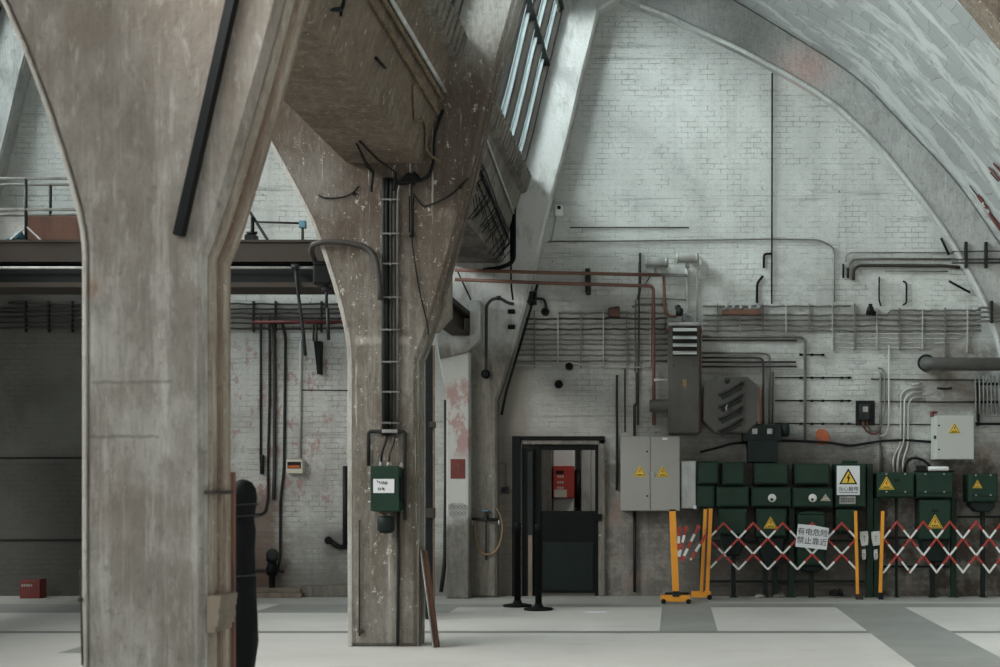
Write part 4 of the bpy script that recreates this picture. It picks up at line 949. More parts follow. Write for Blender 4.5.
# drum lamps
def drum(x0, x1, yc, r, mat, label, stem):
    t = thing('drum_lamp', label, 'lamp', P((x0 + x1) / 2, yc + r, 19.25)); q = r * 19.25 / F; L = (x1 - x0) * 19.25 / F
    m = MB(); m.lathe([(q * .86, 0), (q, .02), (q, L - .02), (q * .86, L)], P(x0, yc, 19.25), 'X', 20); m.build('drum', mat, t)
    m = MB(); m.lathe([(q * 1.03, 0), (q * 1.03, .025)], P(x0 + 1, yc, 19.25), 'X', 20); m.lathe([(q * 1.03, 0), (q * 1.03, .025)], P(x1 - 3, yc, 19.25), 'X', 20); m.build('band', 'tin', t)
    m = MB(); m.tube([P(stem, yc + r - .5, 19.27), P(stem, yc + r + 5, 19.27)], .03, 8); m.tube([P(stem, yc, 19.3), P(stem, yc, WALL - .001)], .04, 8); m.build('stem', 'tin', t)
drum(645.5, 668.5, 262.3, 5.3, 'tin', 'left grey drum lamp fixed above the tall louvred machine', 656)
drum(676, 699, 258, 5.0, 'cabinet_grey', 'right pale drum lamp fixed above the tall louvred machine', 687.5)
t = thing('pipe_valve', 'small dark valve with pale pipe tails on top of the tall louvred machine', 'valve', P(678, 316, 19.3))
m = MB(); m.lathe([(.03, -.06), (.055, -.04), (.055, .04), (.03, .06)], P(679.5, 312, 19.25), n=12); m.lathe([(.02, 0), (.045, .01), (.045, .03), (.02, .04)], P(678, 307.5, 19.25), 'Y', 12); m.build('body', 'dark_steel', t)
m = MB(); m.tube(bend([P(682, 315, 19.25), P(690, 314, 19.25), P(693, 318, 19.25), P(693, 323, 19.25)], .06), .022, 8); m.tube([P(684, 314, 19.25), P(684, 323, 19.25)], .03, 8); m.build('pipe_tail', 'tin', t)
# timber insulator rail, small brown box, round sockets
t = thing('insulator_rail', 'brown timber rail with a row of pale insulators on the end wall', 'rail', P(741, 315, 19.35))
m = MB(); m.box(PX(722, 19.3), PX(761, 19.3), 19.3, WALL - .001, PZ(314.5, 19.3), PZ(309.5, 19.3), .006); m.build('rail', 'wood_red', t)
for x in (727, 734, 741, 750.5, 759):
    m = MB(); m.lathe([(.02, 0), (.035, .01), (.028, .03), (.035, .045), (.02, .06)], P(x, 309.6, 19.36), n=10); m.build('insulator', 'tin', t)
m = MB(); m.bar(P(727, 306, 19.36), P(731, 301.5, 19.36), .015, .015); m.build('wire_end', 'tin', t)
t = thing('wooden_box', 'small brown wooden junction box on the conduits over the doorway', 'box', P(614, 317, 19.3))
m = MB(); m.box(PX(608.3, 19.3), PX(619.6, 19.3), 19.3, WALL - .001, PZ(316, 19.3), PZ(307.5, 19.3), .008); m.build('casing', 'wood_red', t)
m = MB(); m.prism([(PX(x, 19.3), PZ(y, 19.3)) for x, y in ((608, 308), (619, 306.2), (620, 308), (609, 309.2))], 19.28, WALL - .002); m.build('lid', 'rust_steel', t)
def socket(px, py, r, label, arm=False):
    t = thing('round_socket', label, 'socket', P(px, py + r, WALL - .1)); q = r * WALL / F
    m = MB(); m.lathe([(q, 0), (q, -.06), (q * .75, -.09), (q * .7, -.07), (q * .2, -.06)], P(px, py, WALL - .001), 'Y', 14); m.build('body', 'dark_steel', t)
    m = MB(); m.lathe([(q * .5, -.06), (q * .5, -.1), (q * .1, -.11)], P(px, py, WALL - .001), 'Y', 12); m.build('plug', 'black_steel', t); return t
socket(559, 384.5, 4.2, 'round dark socket on the wall above the doorway')
socket(569.5, 366.5, 4, 'round dark socket hung on the pale cable above the doorway')
socket(545.5, 312, 4.2, 'round grey socket at the left end of the conduits over the doorway')
wall_pipe([(527, 297), (534, 298.5), (544, 299), (546, 305), (546, 309)], .02, 'dark_steel', 'dark bent pipe leading to the round socket beside the end column', off=.03)
m = MB(); m.box(PX(528, 19.3), PX(536, 19.3), 19.3, WALL - .001, PZ(304, 19.3), PZ(291, 19.3), .01); m.tube([P(527, 293, 19.25), P(536, 291.5, 19.25)], .015, 6); m.tube([P(527, 301.5, 19.25), P(536, 300, 19.25)], .015, 6); tag(m.build('pipe_bracket', 'dark_steel'), 'dark bracket at the edge of the end column above the conduits', 'bracket')
# small white lamp box by the slanting leg
t = thing('wall_sensor', 'small white box with a dark round eye high on the wall beside the slanting leg', 'box', P(558, 216, WALL - .08))
m = MB(); m.box(PX(555, 19.36), PX(563, 19.36), 19.36, WALL - .001, PZ(215.5, 19.36), PZ(205, 19.36), .01); m.build('casing', 'white', t)
m = MB(); m.lathe([(.03, 0), (.025, -.02)], P(559, 207.5, 19.362), 'Y', 10); m.build('eye', 'black', t)
wall_pipe([(556, 216), (553, 232), (551, 243)], .012, 'tin', 'thin tail pipe hanging from the small white box', off=.0)
# brick patch where the plaster has fallen
m = MB(); pts = [(815.5, 432), (819, 429.3), (824, 429), (827.5, 432), (830, 437), (829, 443), (823, 445), (816, 444), (818.5, 440.5), (816, 437.5)]
m.prism([(PX(x, WALL), PZ(y, WALL)) for x, y in pts], WALL - .012, WALL - .0005, .003); struct(m.build('wall_back_brick_patch', 'brick_red'))
# big pipe
t = thing('big_pipe', 'thick grey pipe running out of the wall to the right', 'pipe', P(965, 372, 19.2))
m = MB(); m.tube(bend([P(926, 363, WALL - .001), P(927, 364, 19.06), P(1080, 364.5, 19.06)], .12, 8), .094, 18); m.build('pipe', 'machine_grey', t)
m = MB(); m.lathe([(.125, 0), (.125, -.03)], P(926, 363, WALL - .001), 'Y', 18); m.build('wall_flange', 'dark_steel', t)
# hanger rack at right with rods
t = thing('cable_rack', 'black cable rack with upright rods below the big pipe', 'rack', P(985, 425, 19.3))
m = MB()
for y in (384, 402, 424): m.box(PX(975.5, 19.35), PX(1015, 19.35), 19.33, 19.36, PZ(y + 1.3, 19.35), PZ(y - 1.3, 19.35)); 
for x in (978, 1008): m.box(PX(x, 19.35), PX(x + 2, 19.35), 19.36, WALL - .001, PZ(426, 19.35), PZ(382, 19.35))
m.build('rail', 'black_steel', t)
for i in range(8):
    m = MB(); x = 975.5 + i * 3.9; m.tube([P(x, 374 + (i % 3), 19.31), P(x + .3, 414, 19.31)], .012, 6); m.build('rod', 'tin', t)
m = MB(); m.tube(bend([P(984, 383, 19.3), P(990, 374, 19.3)], .05), .01, 6); m.tube(bend([P(988, 383, 19.3), P(995, 375, 19.3)], .05), .01, 6); m.build('wire_end', 'tin', t)
# meter board
t = thing('meter_board', 'black board carrying a grey meter on the white wall', 'meter', P(865, 426, WALL - .06))
m = MB(); m.box(PX(856, 19.4), PX(875, 19.4), 19.41, WALL - .001, PZ(425.5, 19.4), PZ(400.5, 19.4), .006); m.build('board', 'black', t)
m = MB(); m.box(PX(860, 19.3), PX(870.5, 19.3), 19.3, 19.415, PZ(420, 19.3), PZ(404, 19.3), .02); m.build('meter', 'dark_steel', t)
m = MB(); m.box(PX(862.8, 19.29), PX(868, 19.29), 19.292, 19.302, PZ(412, 19.29), PZ(406.5, 19.29), .002); m.build('dial_window', 'tin', t)
m = MB(); m.tube(bend([P(864, 420, 19.35), P(864, 428, 19.38), P(869, 433.5, 19.4), P(876, 434, 19.4), P(880, 431, 19.4)], .08), .012, 7); m.build('red_lead', 'red_dull', t)
m = MB(); m.tube(bend([P(867, 420, 19.35), P(867, 426, 19.38), P(871, 430, 19.4)], .05), .01, 6); m.tube(bend([P(862.5, 420, 19.35), P(863, 427, 19.38), P(866, 430, 19.4)], .05), .01, 6); m.build('lead', 'cable_cream', t)
m = MB(); m.lathe([(.02, -.06), (.045, -.05), (.06, 0), (.045, .05), (.03, .07), (.03, .1)], P(870.5, 311, 19.36), n=12); m.bar(P(866, 312.5, 19.36), P(876, 313.5, 19.36), .06, .05, .01); tag(m.build('wall_valve', 'black_steel'), 'squat black valve sitting on the conduits at the right', 'valve')

# ------------------------------------------------------------------ machines
t = thing('louvred_machine', 'tall grey louvred machine cabinet mounted on the wall', 'cabinet', P(684, 433, 19.1))
M0 = 19.02
m = MB(); m.box(PX(668, M0), PX(700, M0), M0 + .0, WALL - .001, PZ(433.5, M0), PZ(322.5, M0), .02); m.build('casing', 'machine_grey', t)
m = MB(); m.box(PX(671, M0), PX(698.5, M0), M0 - .02, M0 + .005, PZ(432, M0), PZ(325.5, M0), .008); m.build('front_panel', 'machine_grey', t)
m = MB(); m.box(PX(668.5, M0), PX(700, M0), M0 - .03, M0 + .1, PZ(326, M0), PZ(322, M0), .02); m.build('top_rim', 'tin', t)
m = MB(); m.box(PX(672.5, M0), PX(697, M0), M0 - .024, M0 - .018, PZ(356, M0), PZ(326.5, M0)); m.build('louvre_opening', 'black', t)
for y in (330, 337.7, 345.3, 352.9):
    m = MB(); xa, xb = PX(672.8, M0), PX(696.7, M0); zz = PZ(y, M0); h = .052
    m._add([(xa, M0 - .02, zz + h * .55), (xb, M0 - .02, zz + h * .55), (xb, M0 - .085, zz - h * .35), (xa, M0 - .085, zz - h * .35), (xa, M0 - .02, zz - h * .1), (xb, M0 - .02, zz - h * .1), (xb, M0 - .085, zz - h * .55), (xa, M0 - .085, zz - h * .55)],
           [(0, 1, 2, 3), (3, 2, 6, 7), (7, 6, 5, 4), (0, 3, 7, 4), (1, 5, 6, 2), (0, 4, 5, 1)]); m.build('louvre', 'cabinet_pale', t)
m = MB(); m.box(PX(682.8, M0), PX(686.6, M0), M0 - .027, M0 - .019, PZ(386, M0), PZ(379.5, M0), .002); m.prism([(PX(x, M0), PZ(y, M0)) for x, y in ((684.2, 386), (685.8, 386), (685, 390.5))], M0 - .026, M0 - .019); m.build('emblem', 'brass', t)
m = MB(); m.lathe([(.075, 0), (.09, .015), (.09, .24), (.098, .25), (.098, .28)], P(649.5, 405.8, 19.15), 'X', 18); m.build('side_drum', 'machine_grey', t)
m = MB(); m.tube([P(654, 380, 19.2), P(669, 380, 19.2)], .02, 8); m.build('side_pipe', 'conduit_pale', t)
for x in (667.3, 700.8):
    m = MB(); m.lathe([(.02, -.02), (.04, -.015), (.04, .015), (.02, .02)], P(x, 330.5, 19.04), 'X', 10); m.build('side_knob', 'red_dull', t)
for x, y in ((674, 366), (674, 365), (693.5, 365)):
    m = MB(); m.lathe([(.008, 0), (.008, -.01)], P(x, y, M0 - .018), 'Y', 7); m.build('screw', 'black', t)
m = MB(); m.box(PX(700.2, M0), PX(701.6, M0), M0 + .1, WALL - .05, PZ(432, M0), PZ(324, M0), .01); m.build('side_panel', 'wood_red', t)
t = thing('octagonal_box', 'grey octagonal box with slanting bars on its door beside the tall machine', 'box', P(731, 433, 19.1))
O0 = 19.06
OCT = [(702.8, 386), (715, 376.5), (747, 376.5), (759.5, 387), (759.5, 421), (747, 433), (715, 433), (702.8, 421)]
m = MB(); m.prism([(PX(x, O0), PZ(y, O0)) for x, y in OCT], O0, WALL - .001, .02); m.build('casing', 'machine_grey', t)
m = MB(); m.box(PX(717, O0), PX(744, O0), O0 - .015, O0 + .005, PZ(431, O0), PZ(379, O0), .006); m.build('door', 'machine_grey', t)
for k in range(4):
    y = 395 + k * 12
    m = MB(); m.tube([P(720, y, O0 - .04), P(742, y - 11.5, O0 - .04)], .02, 8); m.lathe([(.03, -.02), (.03, .02)], P(720, y, O0 - .03), 'Y', 8); m.lathe([(.03, -.02), (.03, .02)], P(741.8, y - 11.4, O0 - .03), 'Y', 8)
    m.prism([(PX(a, O0), PZ(b, O0)) for a, b in ((721, y + 2.5), (741, y - 8), (742, y - 5.5), (722, y + 5))], O0 - .03, O0 - .014, .004)
    m.build('slanting_bar', 'dark_steel', t)
m = MB(); m.tube(bend([P(728, 404, O0 - .03), P(726.3, 406, O0 - .07), P(726.3, 410, O0 - .07), P(728, 411.5, O0 - .03)], .03), .012, 7); m.build('handle', 'tin', t)
m = MB(); m.box(PX(757.8, O0), PX(760.5, O0), O0 - .005, WALL - .1, PZ(424, O0), PZ(386.5, O0), .006); m.build('rusty_edge', 'wood_red', t)
m = MB(); m.lathe([(.04, 0), (.04, -.02), (.02, -.03)], P(727, 381, O0 - .01), 'Y', 10); m.build('cap', 'dark_steel', t)
t = thing('black_transformer', 'black stepped transformer box with two pale terminals on top of the green boxes', 'transformer', P(763, 462, 19.05))
m = MB(); m.box(PX(748, 19.05), PX(778, 19.05), 19.05, WALL - .001, PZ(462.3, 19.05), PZ(440, 19.05), .02); m.build('lower_case', 'green_black', t)
m = MB(); m.box(PX(743, 19.08), PX(782, 19.08), 19.08, WALL - .001, PZ(441.5, 19.08), PZ(424.5, 19.08), .03); m.lathe([(.06, 0), (.1, .01), (.1, .1), (.06, .12)], P(781, 430, 19.2), 'X', 14); m.build('upper_case', 'green_black', t)
for x in (755, 770):
    m = MB(); m.box(PX(x - 2.6, 19.0), PX(x + 2.6, 19.0), 19.03, 19.085, PZ(434, 19.0), PZ(428.5, 19.0), .008); m.build('terminal', 'tin', t)
# ------------------------------------------------------------------ switchgear
def triangle(px, py, w, D, parent, name='warning_triangle', h=None, board='yellow'):
    """yellow warning triangle sticker: black outline, bolt and a line of small marks, one mesh"""
    h = h or w * .87; m = MB()
    def q(a, b): return (PX(px + a * w, D), PZ(py + b * h, D))
    T = lambda s: [q(0, -.5 * s - .0 + .1 * (1 - s)), q(.5 * s, .5 * s + .08 * (1 - s) * 0), q(-.5 * s, .5 * s)]
    m.prism([q(0, -.52), q(.52, .5), q(-.52, .5)], D - .006, D + .001, 0, 0)
    def ring(s0, s1, mi):
        c = (0, .16)
        A = [(0, -.52), (.52, .5), (-.52, .5)]
        for i in range(3):
            a, b = A[i], A[(i + 1) % 3]
            def k(p, s): return q(c[0] + (p[0] - c[0]) * s, c[1] + (p[1] - c[1]) * s)
            m.prism([k(a, s0), k(b, s0), k(b, s1), k(a, s1)], D - .0085, D - .005, 0, mi)
    ring(.84, .74, 1)
    m.prism([q(.03, -.2), q(-.08, .05), q(-.01, .05), q(-.05, .24), q(.09, -.02), q(.02, -.02), q(.09, -.2)], D - .009, D - .005, 0, 2)
    for i in range(4): m.prism([q(-.2 + i * .11, .27), q(-.12 + i * .11, .27), q(-.12 + i * .11, .36), q(-.2 + i * .11, .36)], D - .0085, D - .005, 0, 1)
    o = m.build(name, [board, 'black', 'red'], parent); return o
# twin-door cabinet
t = thing('twin_door_cabinet', 'grey twin-door electrical cabinet with two yellow triangles on the wall', 'cabinet', P(650, 511, 19.1))
B = 19.08
m = MB(); m.box(PX(620.5, B), PX(680, B), B, WALL - .001, PZ(511, B), PZ(436, B), .01); m.build('casing', 'cabinet_grey', t)
dl = MB(); dl.box(PX(621, B), PX(650.2, B), B - .025, B + .002, PZ(510.5, B), PZ(436.5, B), .006); dl = dl.build('door', 'cabinet_grey', t)
dr = MB(); dr.box(PX(650.7, B), PX(679.6, B), B - .025, B + .002, PZ(510.5, B), PZ(436.5, B), .006); dr = dr.build('door', 'cabinet_grey', t)
triangle(639.8, 471, 13, B - .025, dl); triangle(662.6, 471.3, 13, B - .025, dr)
for y in (451.5, 496):
    m = MB(); m.lathe([(.014, 0), (.012, -.012)], P(647.2, y, B - .024), 'Y', 10); m.build('lock', 'black', dl)
m = MB(); m.box(PX(648.5, B), PX(654, B), B - .05, B - .024, PZ(474, B), PZ(471.5, B), .004); m.lathe([(.02, 0), (.02, -.03)], P(653, 474.5, B - .03), 'Y', 10); m.build('hasp', 'tin', dr)
m = MB(); m.box(PX(662.5, B), PX(667.5, B), B - .03, B - .024, PZ(440, B), PZ(437.8, B), .001); m.build('name_plate', 'white', dr)
t = thing('steel_trunking', 'narrow bare steel box between the twin-door cabinet and the green boxes', 'box', P(688, 509, 19.15))
m = MB(); m.box(PX(681, 19.12), PX(696, 19.12), 19.12, WALL - .001, PZ(508.5, 19.12), PZ(461, 19.12), .008); m.build('casing', 'steel_pale', t)
m = MB(); m.box(PX(682, 19.12), PX(695, 19.12), 19.11, 19.122, PZ(507, 19.12), PZ(463, 19.12), .004); m.build('cover', 'steel_pale', t)
m = MB(); m.box(PX(693.5, 19.1), PX(696.5, 19.1), 19.1, 19.125, PZ(509, 19.1), PZ(505.5, 19.1), .003); m.build('label_corner', 'paper', t)
# pale single-door cabinet
t = thing('pale_cabinet', 'pale grey single-door cabinet with one yellow triangle, under the big pipe', 'cabinet', P(954, 460, 19.1))
B = 19.1
m = MB(); m.box(PX(935.3, B), PX(974, B), B, WALL - .001, PZ(459.5, B), PZ(415.5, B), .01); m.build('casing', 'cabinet_pale', t)
m = MB(); m.box(PX(936, B), PX(973.3, B), B - .025, B + .002, PZ(459, B), PZ(416, B), .006); dd = m.build('door', 'cabinet_pale', t)
triangle(954.5, 428, 12, B - .025, dd)
for y in (425.5, 449.5):
    m = MB(); m.lathe([(.014, 0), (.012, -.012)], P(939, y, B - .024), 'Y', 10); m.build('lock', 'black', dd)
m = MB(); m.box(PX(934.3, B), PX(936.5, B), B - .02, B + .05, PZ(439, B), PZ(435.5, B), .005); m.build('side_latch', 'black', t)
m = MB(); m.box(PX(934, B), PX(939, B), B + .1, WALL - .05, PZ(412.8, B), PZ(411, B)); m.box(PX(934.2, B), PX(935.5, B), B + .1, WALL - .05, PZ(416, B), PZ(411, B)); m.build('top_bracket', 'red_dull', t)

def green_box(x0, x1, y0, y1, label, D=19.05, mat='green', bev=.02, lid=True, bolts=False, tri=None, dial=None, flange=False, group=None):
    t = thing('green_switch_box', label, 'switch box', P((x0 + x1) / 2, y1, D + .1), group)
    m = MB(); m.box(PX(x0, D), PX(x1, D), D, WALL - .002, PZ(y1, D), PZ(y0, D), bev); m.build('casing', mat, t)
    if lid:
        a = 1.3
        m = MB(); m.box(PX(x0 + a, D), PX(x1 - a, D), D - .035, D + .004, PZ(y1 - a, D), PZ(y0 + a, D), bev * .8); l = m.build('cover', 'green_light' if mat == 'green' else mat, t)
    else: l = t
    Df = D - .035 if lid else D
    if flange:
        m = MB(); m.box(PX(x0 - 1, D), PX(x1 + 1, D), D + .05, D + .1, PZ(y1 + 1, D), PZ(y0 - 1, D), .01); m.build('flange', mat, t)
    if bolts:
        for bx in (x0 + (x1 - x0) * .25, x0 + (x1 - x0) * .75):
            for by in (y0 + 1.6, y0 + (y1 - y0) * .76):
                m = MB(); m.lathe([(.014, 0), (.014, -.015), (.006, -.02)], P(bx, by, Df + .002), 'Y', 8); m.build('bolt', 'tin', l)
        m = MB(); ys = y0 + (y1 - y0) * .77; m.box(PX(x0 + 1, D), PX(x1 - 1, D), Df - .012, Df + .002, PZ(ys + .6, D), PZ(ys - .6, D), .002); m.build('seam_strip', mat, l)
    if tri: triangle(tri[0], tri[1], tri[2], Df, l)
    if dial:
        m = MB(); m.lathe([(.058, 0), (.058, -.02), (.05, -.028), (.001, -.028)], P(dial[0], dial[1], Df + .002), 'Y', 20); g = m.build('dial', 'white', l)
        m = MB(); m.lathe([(.02, 0), (.02, -.012)], P(dial[0] - .3, dial[1] + 1.5, Df - .026), 'Y', 12); m.build('dial_needle', 'black', g)
    return t, l, Df
green_box(697.5, 719, 461, 484.5, 'plain green switch box at the left end of the upper row', 19.08)
green_box(722, 745, 462, 485, 'green switch box second from the left in the upper row, one white dot on it')[0]
green_box(754, 788.5, 463, 484.5, 'wide green switch box under the black transformer')
green_box(794.5, 830, 463.5, 484.5, 'wide green switch box left of the lightning sign, upper row', flange=False)
green_box(697, 715, 485.5, 508, 'plain green switch box at the left end of the dial row', 19.08)
_, l, Df = green_box(716.3, 749.5, 486.5, 507, 'green switch box with a faint triangle outline, left of the dials')
_, l2, _ = green_box(751, 791.5, 487, 507, 'green switch box with a white dial and a faint triangle', dial=(772, 498))
t3, l3, _ = green_box(792.3, 833, 487.5, 507.5, 'green switch box with a white dial and a small pale triangle sticker', dial=(812.6, 498))
for (x, y, par) in ((731, 495.5, l), (785.5, 496, l2)):
    m = MB(); D_ = Df - .0005; A = [(x, y - 3.6), (x + 4, y + 3), (x - 4, y + 3)]
    for i in range(3): m.bar(P(*A[i], D_), P(*A[(i + 1) % 3], D_), .006, .004)
    m.build('faint_triangle', 'dark_steel', par)
triangle(825.5, 497.5, 10, Df, l3, h=7, board='cream')
t1, l1, _ = green_box(835, 866, 463.5, 507.5, 'tall green switch box behind the white lightning sign', 19.07, bolts=False)
m = MB(); m.box(PX(843, 19.1), PX(858, 19.1), 19.12, 19.3, PZ(463.6, 19.1), PZ(460.5, 19.1), .01); m.build('top_hood', 'green', t1)
# row three, boxes with cable funnels and legs
def hung_box(x0, x1, y0, y1, label, yf, tri=None, D=19.05, dome=False, **k):
    t, l, Df = green_box(x0, x1, y0, y1, label, D, tri=tri, **k); c = (x0 + x1) / 2; w = (x1 - x0) / 2
    m = MB(); m.prism([(PX(a, D + .03), PZ(b, D + .03)) for a, b in ((c - w * .85, y1 - .5), (c + w * .85, y1 - .5), (c + w * .8, y1 + (yf - y1) * .45), (c + w * .42, yf), (c - w * .42, yf), (c - w * .8, y1 + (yf - y1) * .45))], D + .03, WALL - .1, .02); m.build('cable_funnel', 'green_black', t)
    if dome:
        m = MB(); m.prism([(PX(a, D), PZ(b, D)) for a, b in ((x0 + 1, y0 + 1), (x0 + 3, y0 - 1.5), (c, y0 - 2.6), (x1 - 3, y0 - 1.5), (x1 - 1, y0 + 1))], D - .02, WALL - .15, .008); m.build('hood', 'green_light', t)
    return t, l, Df
hung_box(718.5, 747.5, 508.5, 535, 'lower green switch box behind the left end of the red and white lattice', 556)
hung_box(756, 787, 508.5, 537, 'lower green switch box with a bright yellow triangle behind the lattice', 568, (770.5, 522.5, 13.5))
hung_box(797.5, 826, 513.5, 566, 'lower green switch box with a domed hood behind the paper notice', 572, dome=True)
green_box(836, 857, 509, 531.5, 'small lower green switch box beside the orange post right of the notice')
_, lA, _ = green_box(877, 914.5, 472.5, 498, 'wide green switch box with a yellow triangle, right of the lightning sign', 19.05, bolts=True, tri=(886.5, 483, 15))
m = MB(); m.box(PX(894, 19), PX(900, 19), 19.008, 19.018, PZ(481.5, 19), PZ(479, 19), .001); m.build('name_plate', 'black', lA)
green_box(916, 953.5, 472.5, 498, 'wide plain green switch box under the pale cabinet', 19.05, bolts=True)
_, lB, DfB = hung_box(919.5, 951, 499.5, 540, 'tall green switch box with a yellow triangle behind the right lattice', 562, (935, 521.5, 15.5))
m = MB(); m.box(PX(931.5, 19), PX(939, 19), DfB - .01, DfB + .002, PZ(512, 19), PZ(509.5, 19), .001); m.build('name_plate', 'black', lB)
hung_box(968.5, 998, 473.5, 502, 'green switch box with a yellow triangle at the right edge of the picture', 512, (977.5, 484, 9.5), bolts=True)
# white tube lamp lying on the green boxes
m = MB(); m.lathe([(.03, 0), (.034, .01), (.034, .27), (.03, .28)], P(928.5, 468.8, 19.1), 'X', 12); tag(m.build('lamp_tube', 'white'), 'short white lamp tube lying on top of the green boxes', 'lamp')
m = MB(); m.box(PX(915, 19.2), PX(954, 19.2), 19.16, 19.3, PZ(472.3, 19.2), PZ(470.3, 19.2), .01); m.box(PX(917, 19.2), PX(926, 19.2), 19.16, 19.28, PZ(470.4, 19.2), PZ(465.5, 19.2), .01)
tag(m.build('black_tray', 'black'), 'black cable tray lying on the wide green boxes under the pale cabinet', 'tray')
m = MB(); m.tube(bend([P(904.5, 472, 19.2), P(905, 464, 19.2), P(910, 458.5, 19.2), P(917, 457.8, 19.2), P(925, 461, 19.2), P(931, 467, 19.18)], .2), .02, 8); tag(m.build('black_cable', 'black'), 'thick black cable arching over the wide green boxes', 'cable')
# white lightning sign
t = thing('lightning_sign', 'white sign with a yellow lightning triangle and four black characters on the green boxes', 'sign', P(848.3, 495, 19.0))
G = 19.02
m = MB(); m.box(PX(836.8, G), PX(859.8, G), G - .008, G + .01, PZ(495, G), PZ(465.8, G), .003); s = m.build('board', 'paper', t)
def qq(a, b): return (PX(848.2 + a, G), PZ(476 + b, G))
m = MB(); m.prism([qq(0, -7.8), qq(9.2, 8.3), qq(-9.2, 8.3)], G - .012, G - .007); s2 = m.build('triangle_border', 'black', s)
m = MB(); m.prism([qq(0, -4.9), qq(6.9, 7), qq(-6.9, 7)], G - .015, G - .011); m.build('triangle_field', 'yellow', t)
m = MB(); m.prism([qq(.8, -2.2), qq(-1.8, 2.2), qq(-.2, 2.2), qq(-.8, 5.8), qq(-1.5, 5.1), qq(-.6, 7.2 - .4), qq(1.0, 5.2), qq(.2, 5.4), qq(1.9, 1.0), qq(.3, 1.0), qq(1.7, -2.2)], G - .018, G - .014); m.build('bolt', 'black', t)
text_mesh('lettering', '当心触电', .073, Matrix.Translation((PX(848.3, G), G - .0095, PZ(489.2, G))) @ FACE, 'black', t)
m = MB(); m.box(PX(839, G), PX(857.6, G), G - .011, G - .007, PZ(492.8, G), PZ(492.2, G)); m.build('small_print_line', 'ink', t)
t = thing('data_plate', 'small pale data plate with rows of print under the lightning sign', 'plate', P(847.5, 504, 19.0))
m = MB(); m.box(PX(839.5, G), PX(855.5, G), G - .006, G + .012, PZ(504, G), PZ(496.3, G), .002); p = m.build('plate', 'tin', t)
m = MB()
for r in range(3):
    x = 841
    while x < 853.5:
        w_ = random.uniform(.7, 1.6); m.box(PX(x, G), PX(min(x + w_, 854.2), G), G - .009, G - .005, PZ(499.0 + r * 1.6, G), PZ(498.0 + r * 1.6, G)); x += w_ + .5
m.build('print', 'ink', p)
# stand frames
FD = 19.2
def post(x, y0, w, label, D=FD, mat='green'):
    m = MB(); m.box(PX(x - w, D), PX(x + w, D), D, D + .1, 0, PZ(y0, D), .006); m.box(PX(x - w * 1.7, D), PX(x + w * 1.7, D), D - .03, D + .13, 0, .012)
    tag(m.build('stand_post', mat), label, 'post')
for x, y0, w, lab in ((701, 508, 1.6, 'green stand post at the left end of the switch boxes'), (733.5, 556, 2.2, 'dark stand post under the left lower switch box'), (765.5, 568, 2.2, 'left of two stand posts under the triangle switch box'), (775, 568, 2.2, 'right of two stand posts under the triangle switch box'),
                      (791.5, 508, 2.6, 'green stand post between triangle box and notice'), (812, 572, 2, 'dark stand post under the domed switch box'), (870, 463.5, 3.0, 'tall green stand post at the right end of the dial row'), (876.7, 498, 2.6, 'green stand post under the left end of the wide boxes'),
                      (954, 498, 2.6, 'green stand post under the right end of the wide boxes'), (933, 562, 2.2, 'pipe-like stand post under the tall triangle box'), (983.5, 512, 1.8, 'thin stand post under the rightmost switch box'), (897, 498, 1.0, 'thin black rod between the wide boxes and the floor')):
    post(x, y0, w, lab, mat='green' if 'green' in lab else 'green_black')
for x0, x1, y, lab in ((702, 866, 541, 'long upper cross rail of the switchboard stand'), (702, 866, 582, 'long lower cross rail of the switchboard stand'), (877, 951, 538, 'upper cross rail under the right switch boxes'), (877, 951, 567, 'lower cross rail under the right switch boxes'), (951, 1020, 517, 'cross rail behind the rightmost switch box')):
    m = MB(); m.box(PX(x0, FD), PX(x1, FD), FD + .1, FD + .14, PZ(y + 1.1, FD), PZ(y - 1.1, FD), .003); tag(m.build('cross_rail', 'green_black'), lab, 'rail')
# paper tags wound round the posts
for x, a, b, y0, y1, lab in ((864.5, -4.5, 4, 531, 546, 'upper white paper tag on the left green post'), (876, -4.5, 4.5, 531, 546, 'upper white paper tag on the right green post'), (864, -1.8, 2, 549, 560, 'lower pale tag on the left green post'), (876, -2, 1.8, 549, 560, 'lower pale tag on the right green post')):
    m = MB(); E = FD - .035; pts = [(x + a, y0 + .8), (x + b * .8, y0), (x + b, y0 + 6), (x + b * .9, y1 - 1), (x + a * .6, y1), (x + a * .95, y0 + 7)]
    m.prism([(PX(u, E), PZ(v, E)) for u, v in pts], E, FD - .002, .001); 
    for k in range(3): m.bar(P(x - 1.2 + k * .3, y0 + 5 + k * 2.2, E - .001), P(x + 1 - k * .4, y0 + 5.5 + k * 2.2, E - .001), .01, .003, mi=1)
    tag(m.build('paper_tag', ['white', 'ink']), lab, 'tag')
